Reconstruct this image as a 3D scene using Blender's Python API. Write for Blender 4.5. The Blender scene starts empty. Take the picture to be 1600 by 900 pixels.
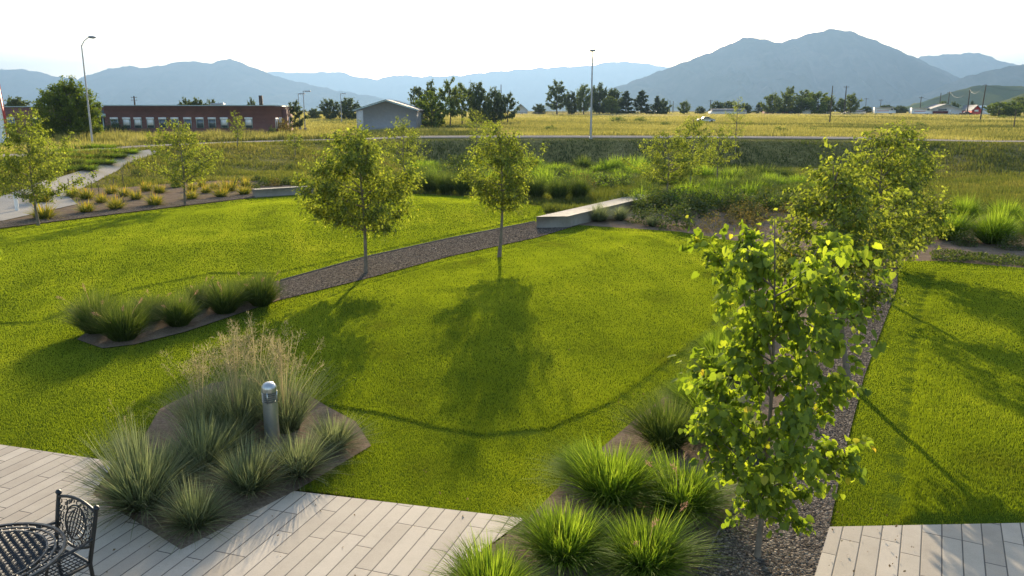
import bpy, math, random
import numpy as np
from mathutils import Vector, Matrix, Euler
from mathutils.geometry import delaunay_2d_cdt
R = math.radians
SC = bpy.context.scene
COL = SC.collection
# ------------------------------------------------------------------ camera, sky, sun, exposure
CAMH, PITCH, F = 5.5, 12.5, 1250.0
cam = bpy.data.cameras.new('camera'); cam.sensor_width = 36; cam.lens = F/1600*36
cam.clip_start = .1; cam.clip_end = 60000
camo = bpy.data.objects.new('camera', cam); COL.objects.link(camo)
camo.location = (0, 0, CAMH); camo.rotation_euler = (R(90-PITCH), 0, 0); SC.camera = camo
SUN_EL, SUN_AZ = 15.5, 0.3
W = bpy.data.worlds.new('World'); SC.world = W; W.use_nodes = True
wn = W.node_tree; bg = wn.nodes['Background']
sky = wn.nodes.new('ShaderNodeTexSky'); sky.sky_type = 'NISHITA'; sky.sun_disc = False
sky.sun_elevation = R(SUN_EL); sky.sun_rotation = R(SUN_AZ)
sky.air_density = 1.0; sky.dust_density = 1.7; sky.ozone_density = .8
wn.links.new(sky.outputs[0], bg.inputs[0]); bg.inputs[1].default_value = 0.13
sl = bpy.data.lights.new('sun', 'SUN'); sl.energy = 5.0; sl.angle = R(.5); sl.color = (1, .83, .58)
slo = bpy.data.objects.new('sun', sl); COL.objects.link(slo)
slo.rotation_euler = (R(-(90-SUN_EL)), 0, R(-SUN_AZ)); slo.location = (0, 0, 50)
SC.view_settings.view_transform = 'Standard'; SC.view_settings.look = 'None'
SC.view_settings.exposure = 1.38; SC.view_settings.gamma = 1
cy = SC.cycles
cy.use_denoising = True
try: cy.denoiser = 'OPENIMAGEDENOISE'
except Exception: pass
cy.max_bounces = 6; cy.diffuse_bounces = 3; cy.glossy_bounces = 2; cy.transmission_bounces = 4
cy.volume_bounces = 1; cy.transparent_max_bounces = 4; cy.sample_clamp_indirect = 6
HAZE_DENSITY = 1.1e-4
rng = np.random.default_rng(7)
# ------------------------------------------------------------------ terrain
def sm(a, b, x):
    t = np.clip((x-a)/(b-a), 0, 1); return t*t*(3-2*t)
_w = np.random.default_rng(3).normal(size=(12, 3))
def noise(x, y, s):
    """smooth noise about -1..1, feature size s metres"""
    r = 0
    for i in range(6):
        a, b, c = _w[i]; k = (1+.35*i)/s*1.6
        r = r+np.sin((x*math.cos(a*3)+y*math.sin(a*3))*k+b*9+1.3*np.sin((x*math.sin(c*5)-y*math.cos(c*5))*k*.7+c*7))/(1+.4*i)
    return r/2.6
def ray(px, py):
    c, s = math.cos(R(PITCH)), math.sin(R(PITCH))
    a, b = (px-800)/F, (450-py)/F
    return np.array([a, c+b*s, -s+b*c])
def flat(px, py, z=0.0):
    d = ray(px, py); t = (z-CAMH)/d[2]; return (d[0]*t, d[1]*t)
def ytop(u):
    return 114-np.where(u < 0, 130, 35)*np.minimum(u*u, .35)
def sdpoly(x, y, P):
    """signed distance, positive inside"""
    x = np.asarray(x, float); y = np.asarray(y, float)
    d = np.full(x.shape, 1e9); ins = np.zeros(x.shape, bool); n = len(P)
    for i in range(n):
        x0, y0 = P[i]; x1, y1 = P[(i+1) % n]; ex, ey = x1-x0, y1-y0
        t = np.clip(((x-x0)*ex+(y-y0)*ey)/(ex*ex+ey*ey+1e-12), 0, 1)
        d = np.minimum(d, np.hypot(x-x0-t*ex, y-y0-t*ey))
        c = (y0 > y) != (y1 > y)
        with np.errstate(divide='ignore', invalid='ignore'):
            ins ^= c & (x < ex*(y-y0)/(ey if ey else 1e-12)+x0)
    return np.where(ins, d, -d)
def FP(l): return [flat(*p) for p in l]
M1 = FP([(440,500),(400,560),(430,612),(500,634),(600,652),(680,672),(750,684),(860,674),(960,632),(1050,566),(1110,521),(1140,440),(1120,385),(1050,366),(920,360),(860,376),(700,409),(570,446),(490,474)])
M2 = FP([(-300,520),(60,505),(200,455),(330,428),(430,428),(570,398),(700,369),(836,341),(850,322),(740,305),(640,300),(400,314),(200,336),(0,366),(-300,400)])
M3 = FP([(1438,474),(1424,560),(1408,690),(1392,822),(1500,818),(2100,810),(1900,440),(1600,424),(1460,424)])
def H(x, y):
    x = np.asarray(x, float); y = np.asarray(y, float)
    yy = np.maximum(y, 20); u = x/yy; yt = ytop(u)
    wl = 1-sm(-.21, -.11, u); wr = sm(.40, .58, u)
    left = -.25*sm(50, 66, y)+1.85*sm(-24, -2, y-yt)
    basin = -1.5*sm(44, 92, y)+3.1*sm(-8+1.6*noise(x, y*0, 16), -.3, y-yt)+.3*sm(0, 1.6, y-yt)
    right = -1.2*sm(46, 80, y)+2.8*sm(-17, -1, y-yt)
    b = left*wl+(1-wl)*(basin*(1-wr)+right*wr)
    bump = noise(x, y, 9)*.18*sm(55, 70, y)*(1-sm(-6, 0, y-yt))+noise(x, y, 26)*.25*sm(8, 40, y-yt)
    far = 2.0*sm(112, 360, y)
    m = 0
    near = (y < 60)
    if np.any(near):
        s1, s2, s3 = sdpoly(x, y, M1), sdpoly(x, y, M2), sdpoly(x, y, M3)
        m = (.035*sm(0, .15, s1)+.42*sm(.1, 7, s1)+.035*sm(0, .2, s2)+.30*sm(.2, 6, s2)+.05*sm(0, .25, s3)
             + noise(x, y, 4)*.02*sm(0, 2, np.maximum(s1, np.maximum(s2, s3))))
        m = np.where(near, m, 0)
    return b+bump+far+m
_T = np.concatenate([np.geomspace(6, 60, 300), np.geomspace(60.2, 3000, 500)])
def at(px, py):
    d = ray(px, py); d = d/math.hypot(d[0], d[1])
    X, Y, Z = d[0]*_T, d[1]*_T, CAMH+d[2]*_T
    g = Z-H(X, Y); i = int(np.argmax(g < 0))
    if g[i] >= 0: i = len(_T)-1
    if i == 0: t = _T[0]
    else: t = _T[i-1]+(_T[i]-_T[i-1])*g[i-1]/(g[i-1]-g[i])
    x, y = d[0]*t, d[1]*t
    return Vector((x, y, float(H(np.array([x]), np.array([y]))[0])))
def atY(px, Y):
    """point on the ground under column px at distance Y"""
    s = math.sin(R(PITCH)); c = math.cos(R(PITCH))
    x = (px-800)/F*(Y*c+CAMH*s-2*s)
    return Vector((x, Y, hz(x, Y)))
def hz(x, y): return float(H(np.array([x]), np.array([y]))[0])
def mpp(p):
    """metres per target pixel at p"""
    c, s = math.cos(R(PITCH)), math.sin(R(PITCH))
    return (p[1]*c+(CAMH-p[2])*s)/F
def zat(p, py):
    """height above the ground of the point over p seen at row py"""
    d = ray(800, py); return CAMH+d[2]/d[1]*p[1]-p[2]
# ------------------------------------------------------------------ materials
def mat(name):
    m = bpy.data.materials.new(name); m.use_nodes = True
    nt = m.node_tree; return m, nt, nt.nodes, nt.links, nt.nodes['Principled BSDF']
def ramp(n, l, src, stops):
    r = n.new('ShaderNodeValToRGB'); e = r.color_ramp.elements
    while len(e) < len(stops): e.new(.5)
    for k, (p, c) in zip(e, stops): k.position = p; k.color = (*c, 1)
    l.new(src, r.inputs[0]); return r.outputs[0]
def ntex(n, l, scale, detail=4, rough=.55, co=None, sc=None):
    t = n.new('ShaderNodeTexNoise'); t.inputs['Scale'].default_value = scale
    t.inputs['Detail'].default_value = detail; t.inputs['Roughness'].default_value = rough
    if co is None:
        g = n.new('ShaderNodeNewGeometry'); co = g.outputs['Position']
    if sc:
        mp = n.new('ShaderNodeMapping'); mp.inputs['Scale'].default_value = sc
        l.new(co, mp.inputs[0]); co = mp.outputs[0]
    l.new(co, t.inputs['Vector']); return t.outputs['Fac']
def simple(name, col, rough=.7, metal=0, nscale=6, var=.25, bump=.1, objspace=False):
    m, nt, n, l, p = mat(name)
    co = None
    if objspace:
        tc = n.new('ShaderNodeTexCoord'); co = tc.outputs['Object']
    f = ntex(n, l, nscale, 6, .65, co)
    a = tuple(c*(1-var) for c in col); b = tuple(min(1, c*(1+var)) for c in col)
    l.new(ramp(n, l, f, [(.3, a), (.7, b)]), p.inputs['Base Color'])
    p.inputs['Roughness'].default_value = rough; p.inputs['Metallic'].default_value = metal
    if bump:
        bm = n.new('ShaderNodeBump'); bm.inputs['Strength'].default_value = bump; bm.inputs['Distance'].default_value = .02
        l.new(ntex(n, l, nscale*8, 4, .6, co), bm.inputs['Height']); l.new(bm.outputs[0], p.inputs['Normal'])
    return m
def foliage(name, stops, trans=.5, gloss=.06, tint=(1.15, 1.2, .55), rough=.55):
    """leaf or blade: colour from the attribute v, light passes through"""
    m = bpy.data.materials.new(name); m.use_nodes = True; nt = m.node_tree; n = nt.nodes; l = nt.links; n.clear()
    at_ = n.new('ShaderNodeAttribute'); at_.attribute_name = 'v'
    c = ramp(n, l, at_.outputs['Fac'], stops)
    d = n.new('ShaderNodeBsdfDiffuse'); l.new(c, d.inputs[0])
    tr = n.new('ShaderNodeBsdfTranslucent')
    mx = n.new('ShaderNodeMix'); mx.data_type = 'RGBA'; mx.blend_type = 'MULTIPLY'; mx.inputs[0].default_value = 1
    l.new(c, mx.inputs[6]); mx.inputs[7].default_value = (*tint, 1); l.new(mx.outputs[2], tr.inputs[0])
    a = n.new('ShaderNodeMixShader'); a.inputs[0].default_value = trans
    l.new(d.outputs[0], a.inputs[1]); l.new(tr.outputs[0], a.inputs[2])
    g = n.new('ShaderNodeBsdfGlossy'); g.inputs['Roughness'].default_value = rough; g.inputs[0].default_value = (.6, .62, .6, 1)
    b = n.new('ShaderNodeMixShader'); b.inputs[0].default_value = gloss
    l.new(a.outputs[0], b.inputs[1]); l.new(g.outputs[0], b.inputs[2])
    o = n.new('ShaderNodeOutputMaterial'); l.new(b.outputs[0], o.inputs[0]); return m
M = {}
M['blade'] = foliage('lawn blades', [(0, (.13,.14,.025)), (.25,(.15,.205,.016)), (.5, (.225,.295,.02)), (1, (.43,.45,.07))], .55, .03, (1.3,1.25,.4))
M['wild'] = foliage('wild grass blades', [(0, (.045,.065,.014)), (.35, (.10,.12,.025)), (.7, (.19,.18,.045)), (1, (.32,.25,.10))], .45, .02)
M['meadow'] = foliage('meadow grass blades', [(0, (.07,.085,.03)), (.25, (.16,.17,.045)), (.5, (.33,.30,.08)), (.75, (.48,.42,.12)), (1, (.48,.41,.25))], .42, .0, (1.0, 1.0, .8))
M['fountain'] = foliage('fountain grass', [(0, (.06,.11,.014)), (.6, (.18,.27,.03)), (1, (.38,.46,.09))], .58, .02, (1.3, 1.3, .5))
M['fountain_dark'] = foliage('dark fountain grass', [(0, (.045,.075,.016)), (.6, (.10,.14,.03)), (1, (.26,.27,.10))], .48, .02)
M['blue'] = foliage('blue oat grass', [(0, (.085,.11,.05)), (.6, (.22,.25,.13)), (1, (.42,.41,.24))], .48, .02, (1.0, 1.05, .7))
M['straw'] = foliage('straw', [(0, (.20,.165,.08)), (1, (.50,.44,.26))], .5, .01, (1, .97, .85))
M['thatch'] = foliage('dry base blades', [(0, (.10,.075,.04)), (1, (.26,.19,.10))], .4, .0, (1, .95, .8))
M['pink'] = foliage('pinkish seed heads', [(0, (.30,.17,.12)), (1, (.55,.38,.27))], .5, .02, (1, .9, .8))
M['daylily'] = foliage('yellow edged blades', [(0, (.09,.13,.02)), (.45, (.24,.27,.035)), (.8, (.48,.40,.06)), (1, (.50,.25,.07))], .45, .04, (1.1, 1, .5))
M['leaf'] = foliage('young tree leaves', [(0, (.07,.10,.018)), (.5, (.20,.24,.045)), (.9, (.35,.375,.08)), (.97, (.40,.33,.05)), (1, (.42,.22,.07))], .6, .03, (1.4, 1.4, .55))
M['leaf_big'] = foliage('broad tree leaves', [(0, (.08,.13,.018)), (.5, (.19,.26,.03)), (.86, (.35,.41,.055)), (.95, (.52,.46,.06)), (1, (.5,.26,.08))], .62, .03, (1.4, 1.4, .5))
M['leaf_mid'] = foliage('roadside tree leaves', [(0, (.07,.105,.03)), (.6, (.17,.205,.06)), (1, (.28,.30,.09))], .5, .02)
M['leaf_dark'] = foliage('dark tree leaves', [(0, (.06,.085,.04)), (.6, (.13,.16,.07)), (1, (.19,.22,.10))], .45, .01)
M['leaf_lime'] = foliage('bright tree leaves', [(0, (.07,.11,.012)), (.6, (.17,.22,.025)), (1, (.28,.31,.04))], .5, .03)
M['needle'] = foliage('conifer needles', [(0, (.05,.07,.035)), (1, (.12,.145,.07))], .35, .01)
M['shrub'] = foliage('shrub leaves', [(0, (.04,.065,.012)), (.6, (.09,.12,.02)), (1, (.2,.19,.04))], .4, .05)
M['shrub_red'] = foliage('bronze shrub leaves', [(0, (.10,.07,.02)), (.6, (.17,.14,.03)), (1, (.30,.17,.06))], .4, .05)
M['bark'] = simple('grey brown bark', (.20,.16,.12), .9, 0, 9, .35, .5)
M['barkdark'] = simple('dark bark', (.09,.07,.055), .9, 0, 5, .35, .5)
M['metal'] = simple('brushed aluminium', (.56,.56,.55), .34, .85, 20, .06, .02)
M['darkslot'] = simple('dark louvre gap', (.03,.03,.03), .6, 0, 20, .2, 0)
M['iron'] = simple('black cast iron', (.022,.024,.026), .38, .3, 30, .3, .15)
M['concrete'] = simple('cast concrete', (.27,.245,.21), .95, 0, 1.3, .25, .3)
M['pole'] = simple('galvanised pole', (.40,.40,.41), .5, .6, 3, .1, 0)
M['wood'] = simple('weathered wood pole', (.10,.075,.055), .9, 0, 3, .3, .2)
M['white'] = simple('white paint', (.78,.77,.74), .6, 0, 2, .06, .05)
M['red'] = simple('red paint', (.50,.04,.035), .5, 0, 2, .1, 0)
M['blue_paint'] = simple('blue paint', (.05,.12,.32), .5, 0, 2, .1, 0)
M['brown'] = simple('brown boards', (.07,.045,.035), .8, 0, 4, .25, .2)
M['grey_stucco'] = simple('grey painted siding', (.27,.265,.27), .85, 0, 2, .08, .15)
M['block'] = simple('pale block wall', (.62,.60,.58), .85, 0, 3, .1, .2)
M['trim'] = simple('pale green metal trim', (.42,.50,.47), .45, .2, 4, .08, 0)
M['roofgrey'] = simple('grey shingles', (.24,.235,.235), .9, 0, 4, .2, .3)
M['roofdark'] = simple('dark shingles', (.06,.055,.055), .9, 0, 4, .2, .3)
M['roofblue'] = simple('blue metal roofing', (.30,.44,.56), .4, .3, 4, .1, 0)
M['rubber'] = simple('tyre rubber', (.02,.02,.02), .8, 0, 20, .2, 0)
M['carwhite'] = simple('pearl car paint', (.70,.70,.70), .25, .1, 2, .03, 0)
M['cardark'] = simple('dark red car paint', (.12,.02,.02), .25, .1, 2, .03, 0)
M['rail'] = simple('grey fence boards', (.30,.27,.24), .9, 0, 4, .2, .1)
M['steel'] = simple('steel edging', (.13,.11,.09), .8, 0, 8, .15, .05)
def m_glass():
    m, nt, n, l, p = mat('window glass'); p.inputs['Base Color'].default_value = (.10, .12, .13, 1)
    p.inputs['Roughness'].default_value = .08; p.inputs['Specular IOR Level'].default_value = .8
    return m
M['glass'] = m_glass()
def m_brick():
    m, nt, n, l, p = mat('red brick')
    tc = n.new('ShaderNodeTexCoord'); g = n.new('ShaderNodeSeparateXYZ'); l.new(tc.outputs['Object'], g.inputs[0])
    ad = n.new('ShaderNodeMath'); ad.operation = 'ADD'; l.new(g.outputs[0], ad.inputs[0]); l.new(g.outputs[1], ad.inputs[1])
    cb = n.new('ShaderNodeCombineXYZ'); l.new(ad.outputs[0], cb.inputs[0]); l.new(g.outputs[2], cb.inputs[1])
    b = n.new('ShaderNodeTexBrick'); l.new(cb.outputs[0], b.inputs['Vector']); b.inputs['Scale'].default_value = 1
    b.inputs['Brick Width'].default_value = .4; b.inputs['Row Height'].default_value = .2; b.inputs['Mortar Size'].default_value = .02
    b.inputs['Color1'].default_value = (.19,.07,.055,1); b.inputs['Color2'].default_value = (.14,.055,.045,1); b.inputs['Mortar'].default_value = (.22,.14,.12,1)
    f = ntex(n, l, .5, 5, .6)
    mx = n.new('ShaderNodeMix'); mx.data_type = 'RGBA'; mx.blend_type = 'MULTIPLY'; mx.inputs[0].default_value = .6
    l.new(b.outputs[0], mx.inputs[6]); l.new(ramp(n, l, f, [(.3, (.7,.7,.75)), (.7, (1.15,1.1,1.1))]), mx.inputs[7])
    l.new(mx.outputs[2], p.inputs['Base Color']); p.inputs['Roughness'].default_value = .9; return m
M['brick'] = m_brick()
def m_ground(name, stops, scale, bscale, bstr=.5, dist=.03, fine=None, rough=.95):
    m, nt, n, l, p = mat(name)
    f1 = ntex(n, l, scale, 8, .7); c = ramp(n, l, f1, stops)
    if fine:
        f2 = ntex(n, l, fine, 6, .7)
        mx = n.new('ShaderNodeMix'); mx.data_type = 'RGBA'; mx.blend_type = 'MULTIPLY'; mx.inputs[0].default_value = 1
        l.new(c, mx.inputs[6]); l.new(ramp(n, l, f2, [(.3, (.55,.55,.55)), (.7, (1.35,1.35,1.35))]), mx.inputs[7]); c = mx.outputs[2]
    l.new(c, p.inputs['Base Color']); p.inputs['Roughness'].default_value = rough
    p.inputs['Specular IOR Level'].default_value = 0
    bm = n.new('ShaderNodeBump'); bm.inputs['Strength'].default_value = bstr; bm.inputs['Distance'].default_value = dist
    l.new(ntex(n, l, bscale, 4, .6), bm.inputs['Height']); l.new(bm.outputs[0], p.inputs['Normal'])
    return m
M['field'] = m_ground('dry field soil and thatch', [(.3, (.12,.115,.04)), (.5, (.22,.19,.07)), (.7, (.28,.22,.11))], .08, 3, .6, .1, 1.5)
M['turf'] = m_ground('turf base', [(.3, (.045,.075,.008)), (.7, (.085,.12,.012))], 1.2, 40, .6, .03, 30)
M['soil'] = m_ground('brown mulch fines', [(.3, (.15,.112,.08)), (.7, (.27,.205,.148))], 1.5, 40, .7, .03, 22)
M['road'] = m_ground('pale dirt road', [(.3, (.30,.26,.22)), (.7, (.42,.37,.31))], .4, 20, .3, .02, 6)
M['path'] = m_ground('concrete path', [(.3, (.36,.33,.29)), (.7, (.44,.405,.355))], .8, 60, .15, .004, 20)
def m_gravel():
    m, nt, n, l, p = mat('dark gravel')
    g = n.new('ShaderNodeNewGeometry'); v = n.new('ShaderNodeTexVoronoi'); v.inputs['Scale'].default_value = 32
    l.new(g.outputs['Position'], v.inputs['Vector'])
    s = n.new('ShaderNodeSeparateColor'); l.new(v.outputs['Color'], s.inputs[0])
    c = ramp(n, l, s.outputs[0], [(0, (.05,.042,.036)), (.5, (.115,.098,.082)), (.85, (.20,.168,.14)), (1, (.36,.31,.25))])
    l.new(c, p.inputs['Base Color']); p.inputs['Roughness'].default_value = .95; p.inputs['Specular IOR Level'].default_value = 0
    b = n.new('ShaderNodeBump'); b.inputs['Strength'].default_value = 1; b.inputs['Distance'].default_value = .03; b.invert = True
    l.new(v.outputs['Distance'], b.inputs['Height']); l.new(b.outputs[0], p.inputs['Normal']); return m
M['gravel'] = m_gravel()
def m_pavers(name, origin, ang, wdt, ln):
    m, nt, n, l, p = mat(name)
    def mth(op, a, b=None):
        k = n.new('ShaderNodeMath'); k.operation = op
        for i, q in enumerate((a, b)):
            if q is None: continue
            if isinstance(q, (int, float)): k.inputs[i].default_value = q
            else: l.new(q, k.inputs[i])
        return k.outputs[0]
    g = n.new('ShaderNodeNewGeometry'); mp = n.new('ShaderNodeMapping'); mp.vector_type = 'TEXTURE'
    mp.inputs['Location'].default_value = (*origin, 0); mp.inputs['Rotation'].default_value = (0, 0, ang)
    l.new(g.outputs['Position'], mp.inputs[0]); s = n.new('ShaderNodeSeparateXYZ'); l.new(mp.outputs[0], s.inputs[0])
    v = mth('DIVIDE', s.outputs[1], wdt); row = mth('FLOOR', v); fv = mth('SUBTRACT', v, row)
    wn_ = n.new('ShaderNodeTexWhiteNoise'); wn_.noise_dimensions = '1D'; l.new(row, wn_.inputs['W'])
    off = mth('MULTIPLY', mth('ROUND', mth('MULTIPLY', wn_.outputs['Value'], 5)), .2)
    u = mth('ADD', mth('DIVIDE', s.outputs[0], ln), off); ce = mth('FLOOR', u); fu = mth('SUBTRACT', u, ce)
    dv = mth('MULTIPLY', mth('MINIMUM', fv, mth('SUBTRACT', 1, fv)), wdt)
    du = mth('MULTIPLY', mth('MINIMUM', fu, mth('SUBTRACT', 1, fu)), ln)
    d = mth('MINIMUM', dv, du)
    r = n.new('ShaderNodeMapRange'); r.interpolation_type = 'SMOOTHSTEP'; l.new(d, r.inputs[0])
    r.inputs[1].default_value = .004; r.inputs[2].default_value = .011
    cb = n.new('ShaderNodeCombineXYZ'); l.new(row, cb.inputs[0]); l.new(ce, cb.inputs[1])
    w2 = n.new('ShaderNodeTexWhiteNoise'); w2.noise_dimensions = '2D'; l.new(cb.outputs[0], w2.inputs['Vector'])
    c = ramp(n, l, w2.outputs['Value'], [(0, (.39,.33,.26)), (.5, (.455,.39,.31)), (1, (.51,.44,.355))])
    f = ntex(n, l, 1.1, 10, .75); mx = n.new('ShaderNodeMix'); mx.data_type = 'RGBA'; mx.blend_type = 'MULTIPLY'; mx.inputs[0].default_value = 1
    l.new(c, mx.inputs[6]); l.new(ramp(n, l, f, [(.3, (.84,.82,.80)), (.5, (.97,.96,.95)), (.65, (1.05,1.04,1.03))]), mx.inputs[7])
    f3 = ntex(n, l, 120, 3, .6); mx3 = n.new('ShaderNodeMix'); mx3.data_type = 'RGBA'; mx3.blend_type = 'MULTIPLY'; mx3.inputs[0].default_value = 1
    l.new(mx.outputs[2], mx3.inputs[6]); l.new(ramp(n, l, f3, [(.35, (.88,.88,.88)), (.6, (1.04,1.04,1.04))]), mx3.inputs[7])
    m2 = n.new('ShaderNodeMix'); m2.data_type = 'RGBA'; l.new(r.outputs[0], m2.inputs[0])
    m2.inputs[6].default_value = (.075,.065,.055,1); l.new(mx3.outputs[2], m2.inputs[7]); l.new(m2.outputs[2], p.inputs['Base Color'])
    p.inputs['Roughness'].default_value = .8
    b = n.new('ShaderNodeBump'); b.inputs['Strength'].default_value = .6; b.inputs['Distance'].default_value = .006
    l.new(mth('ADD', r.outputs[0], mth('MULTIPLY', w2.outputs['Value'], .3)), b.inputs['Height']); l.new(b.outputs[0], p.inputs['Normal'])
    return m
def m_mount(name, green, rock):
    m, nt, n, l, p = mat(name)
    f = ntex(n, l, .0025, 8, .65); c = ramp(n, l, f, [(.38, green), (.55, tuple((a+b)/2 for a, b in zip(green, rock))), (.68, rock)])
    l.new(c, p.inputs['Base Color']); p.inputs['Roughness'].default_value = 1; p.inputs['Specular IOR Level'].default_value = 0; return m
M['mount'] = m_mount('forested mountain', (.03,.05,.02), (.13,.12,.085))
M['hill'] = m_mount('grassy hill', (.07,.10,.03), (.20,.18,.07))
# ------------------------------------------------------------------ object helpers
def tag(o, label=None, cat=None, group=None, kind=None):
    if label: o['label'] = label
    if cat: o['category'] = cat
    if group: o['group'] = group
    if kind: o['kind'] = kind
    return o
def mkmesh(name, V, Fs, v=None, m=None, smooth=False):
    """V (N,3); Fs list of int arrays (M,k)"""
    me = bpy.data.meshes.new(name); V = np.asarray(V, np.float32)
    if not isinstance(Fs, list): Fs = [Fs]
    Fs = [np.asarray(f, np.int32) for f in Fs if len(f)]
    me.vertices.add(len(V)); me.vertices.foreach_set('co', V.ravel())
    loops = np.concatenate([f.ravel() for f in Fs]); tot = np.concatenate([np.full(len(f), f.shape[1], np.int32) for f in Fs])
    st = np.concatenate([[0], np.cumsum(tot)[:-1]]).astype(np.int32)
    me.loops.add(len(loops)); me.loops.foreach_set('vertex_index', loops)
    me.polygons.add(len(tot)); me.polygons.foreach_set('loop_start', st)
    try: me.polygons.foreach_set('loop_total', tot)
    except Exception: pass
    if smooth: me.polygons.foreach_set('use_smooth', np.ones(len(tot), bool))
    me.update(calc_edges=True)
    if v is not None:
        a = me.attributes.new('v', 'FLOAT', 'POINT'); a.data.foreach_set('value', np.clip(np.asarray(v, np.float32), 0, 1))
    if m is not None: me.materials.append(m)
    return me
def link(name, me, parent=None, loc=None, rz=0, scale=None):
    o = bpy.data.objects.new(name, me); COL.objects.link(o)
    if parent is not None: o.parent = parent
    if loc is not None: o.location = loc
    if rz: o.rotation_euler = (0, 0, rz)
    if scale is not None: o.scale = (scale,)*3 if isinstance(scale, (int, float)) else scale
    return o
class MB:
    """collects boxes, tubes, prisms; builds ONE mesh"""
    def __init__(s): s.V = []; s.F = {}; s.n = 0; s.v = []
    def add(s, V, F, v=.5):
        V = np.asarray(V, float).reshape(-1, 3); s.V.append(V)
        F = np.asarray(F, int); s.F.setdefault(F.shape[1], []).append(F+s.n); s.n += len(V)
        s.v.append(np.full(len(V), v) if np.isscalar(v) else np.asarray(v)); return s
    def box(s, c, d, rz=0, M4=None):
        x, y, z = d[0]/2, d[1]/2, d[2]/2
        V = np.array([[i*x, j*y, k*z] for i in (-1, 1) for j in (-1, 1) for k in (-1, 1)])
        cs, sn = math.cos(rz), math.sin(rz)
        V = np.stack([V[:, 0]*cs-V[:, 1]*sn+c[0], V[:, 0]*sn+V[:, 1]*cs+c[1], V[:, 2]+c[2]], 1)
        return s.add(V, [[0,1,3,2],[4,6,7,5],[0,4,5,1],[2,3,7,6],[0,2,6,4],[1,5,7,3]])
    def tube(s, pts, r, k=8, closed=False, cap=True):
        P = np.asarray(pts, float); n = len(P); rr = np.full(n, r) if np.isscalar(r) else np.asarray(r, float)
        T = np.gradient(P, axis=0) if not closed else np.roll(P, -1, 0)-np.roll(P, 1, 0)
        T /= np.linalg.norm(T, axis=1)[:, None]+1e-12
        ref = np.array([0, 0, 1.]) if abs(T[:, 2]).mean() < .8 else np.array([1., 0, 0])
        A = np.cross(T, ref); A /= np.linalg.norm(A, axis=1)[:, None]+1e-12; B = np.cross(T, A)
        th = np.arange(k)*2*math.pi/k
        V = (P[:, None]+rr[:, None, None]*(np.cos(th)[None, :, None]*A[:, None]+np.sin(th)[None, :, None]*B[:, None])).reshape(-1, 3)
        Fq = []
        for i in range(n if closed else n-1):
            j = (i+1) % n
            for a in range(k): b = (a+1) % k; Fq.append([i*k+a, i*k+b, j*k+b, j*k+a])
        s.add(V, Fq)
        if cap and not closed and k == 4: pass
        return s
    def lathe(s, prof, c=(0, 0, 0), k=24):
        th = np.arange(k)*2*math.pi/k; V = np.array([[c[0]+r*math.cos(t), c[1]+r*math.sin(t), c[2]+z] for r, z in prof for t in th])
        Fq = [[i*k+a, i*k+(a+1) % k, (i+1)*k+(a+1) % k, (i+1)*k+a] for i in range(len(prof)-1) for a in range(k)]
        return s.add(V, Fq)
    def prism(s, poly, axis_pts):
        """poly: closed 3D outline; axis_pts: offset vector"""
        P = np.asarray(poly, float); Q = P+np.asarray(axis_pts, float); n = len(P)
        base = s.n; s.add(np.vstack([P, Q]), [[i, (i+1) % n, n+(i+1) % n, n+i] for i in range(n)])
        s.F.setdefault(n, []).append(np.array([list(range(n))])+base)
        s.F[n].append(np.array([list(range(n, 2*n))[::-1]])+base); return s
    def mesh(s, name, m, smooth=False):
        Fs = [np.concatenate(f) for f in s.F.values()]
        return mkmesh(name, np.concatenate(s.V), Fs, np.concatenate(s.v), m, smooth)
    def build(s, name, m, parent=None, loc=None, rz=0, smooth=False, label=None):
        me = s.mesh(name, m, smooth)
        if smooth:
            try: me.set_sharp_from_angle(angle=R(40))
            except Exception: pass
        return tag(link(name, me, parent, loc, rz), label)
def empty(name, loc=(0, 0, 0), rz=0):
    o = bpy.data.objects.new(name, None); COL.objects.link(o); o.location = loc; o.rotation_euler = (0, 0, rz)
    o.empty_display_size = .2; return o
def dens(P, step):
    out = []; n = len(P)
    for i in range(n):
        a = np.array(P[i]); b = np.array(P[(i+1) % n]); k = max(1, int(np.hypot(*(b-a))/step))
        for j in range(k): out.append(tuple(a+(b-a)*j/k))
    return out
def drape(name, P, m, off, step=.5, kind='structure', thick=0):
    """flat-lying sheet over the terrain, triangulated finely"""
    B = dens(P, step); n = len(B); A = np.array(B)
    x0, y0 = A.min(0); x1, y1 = A.max(0)
    gx, gy = np.meshgrid(np.arange(x0, x1, step), np.arange(y0, y1, step)); gx = gx.ravel(); gy = gy.ravel()+.0
    k = sdpoly(gx, gy, P) > step*.35; pts = [Vector(p) for p in B]+[Vector((a, b)) for a, b in zip(gx[k], gy[k])]
    vs, es, fs, *_ = delaunay_2d_cdt(pts, [], [list(range(n))], 1, 1e-5)
    X = np.array([[v[0], v[1]] for v in vs]); Z = H(X[:, 0], X[:, 1])+off
    o = link(name, mkmesh(name, np.column_stack([X, Z]), np.array([list(f) for f in fs if len(f) == 3]), None, m, True))
    o['kind'] = kind; return o
ORD = 'first second third fourth fifth sixth seventh eighth ninth tenth eleventh twelfth thirteenth fourteenth fifteenth sixteenth seventeenth eighteenth nineteenth twentieth'.split()
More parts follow.
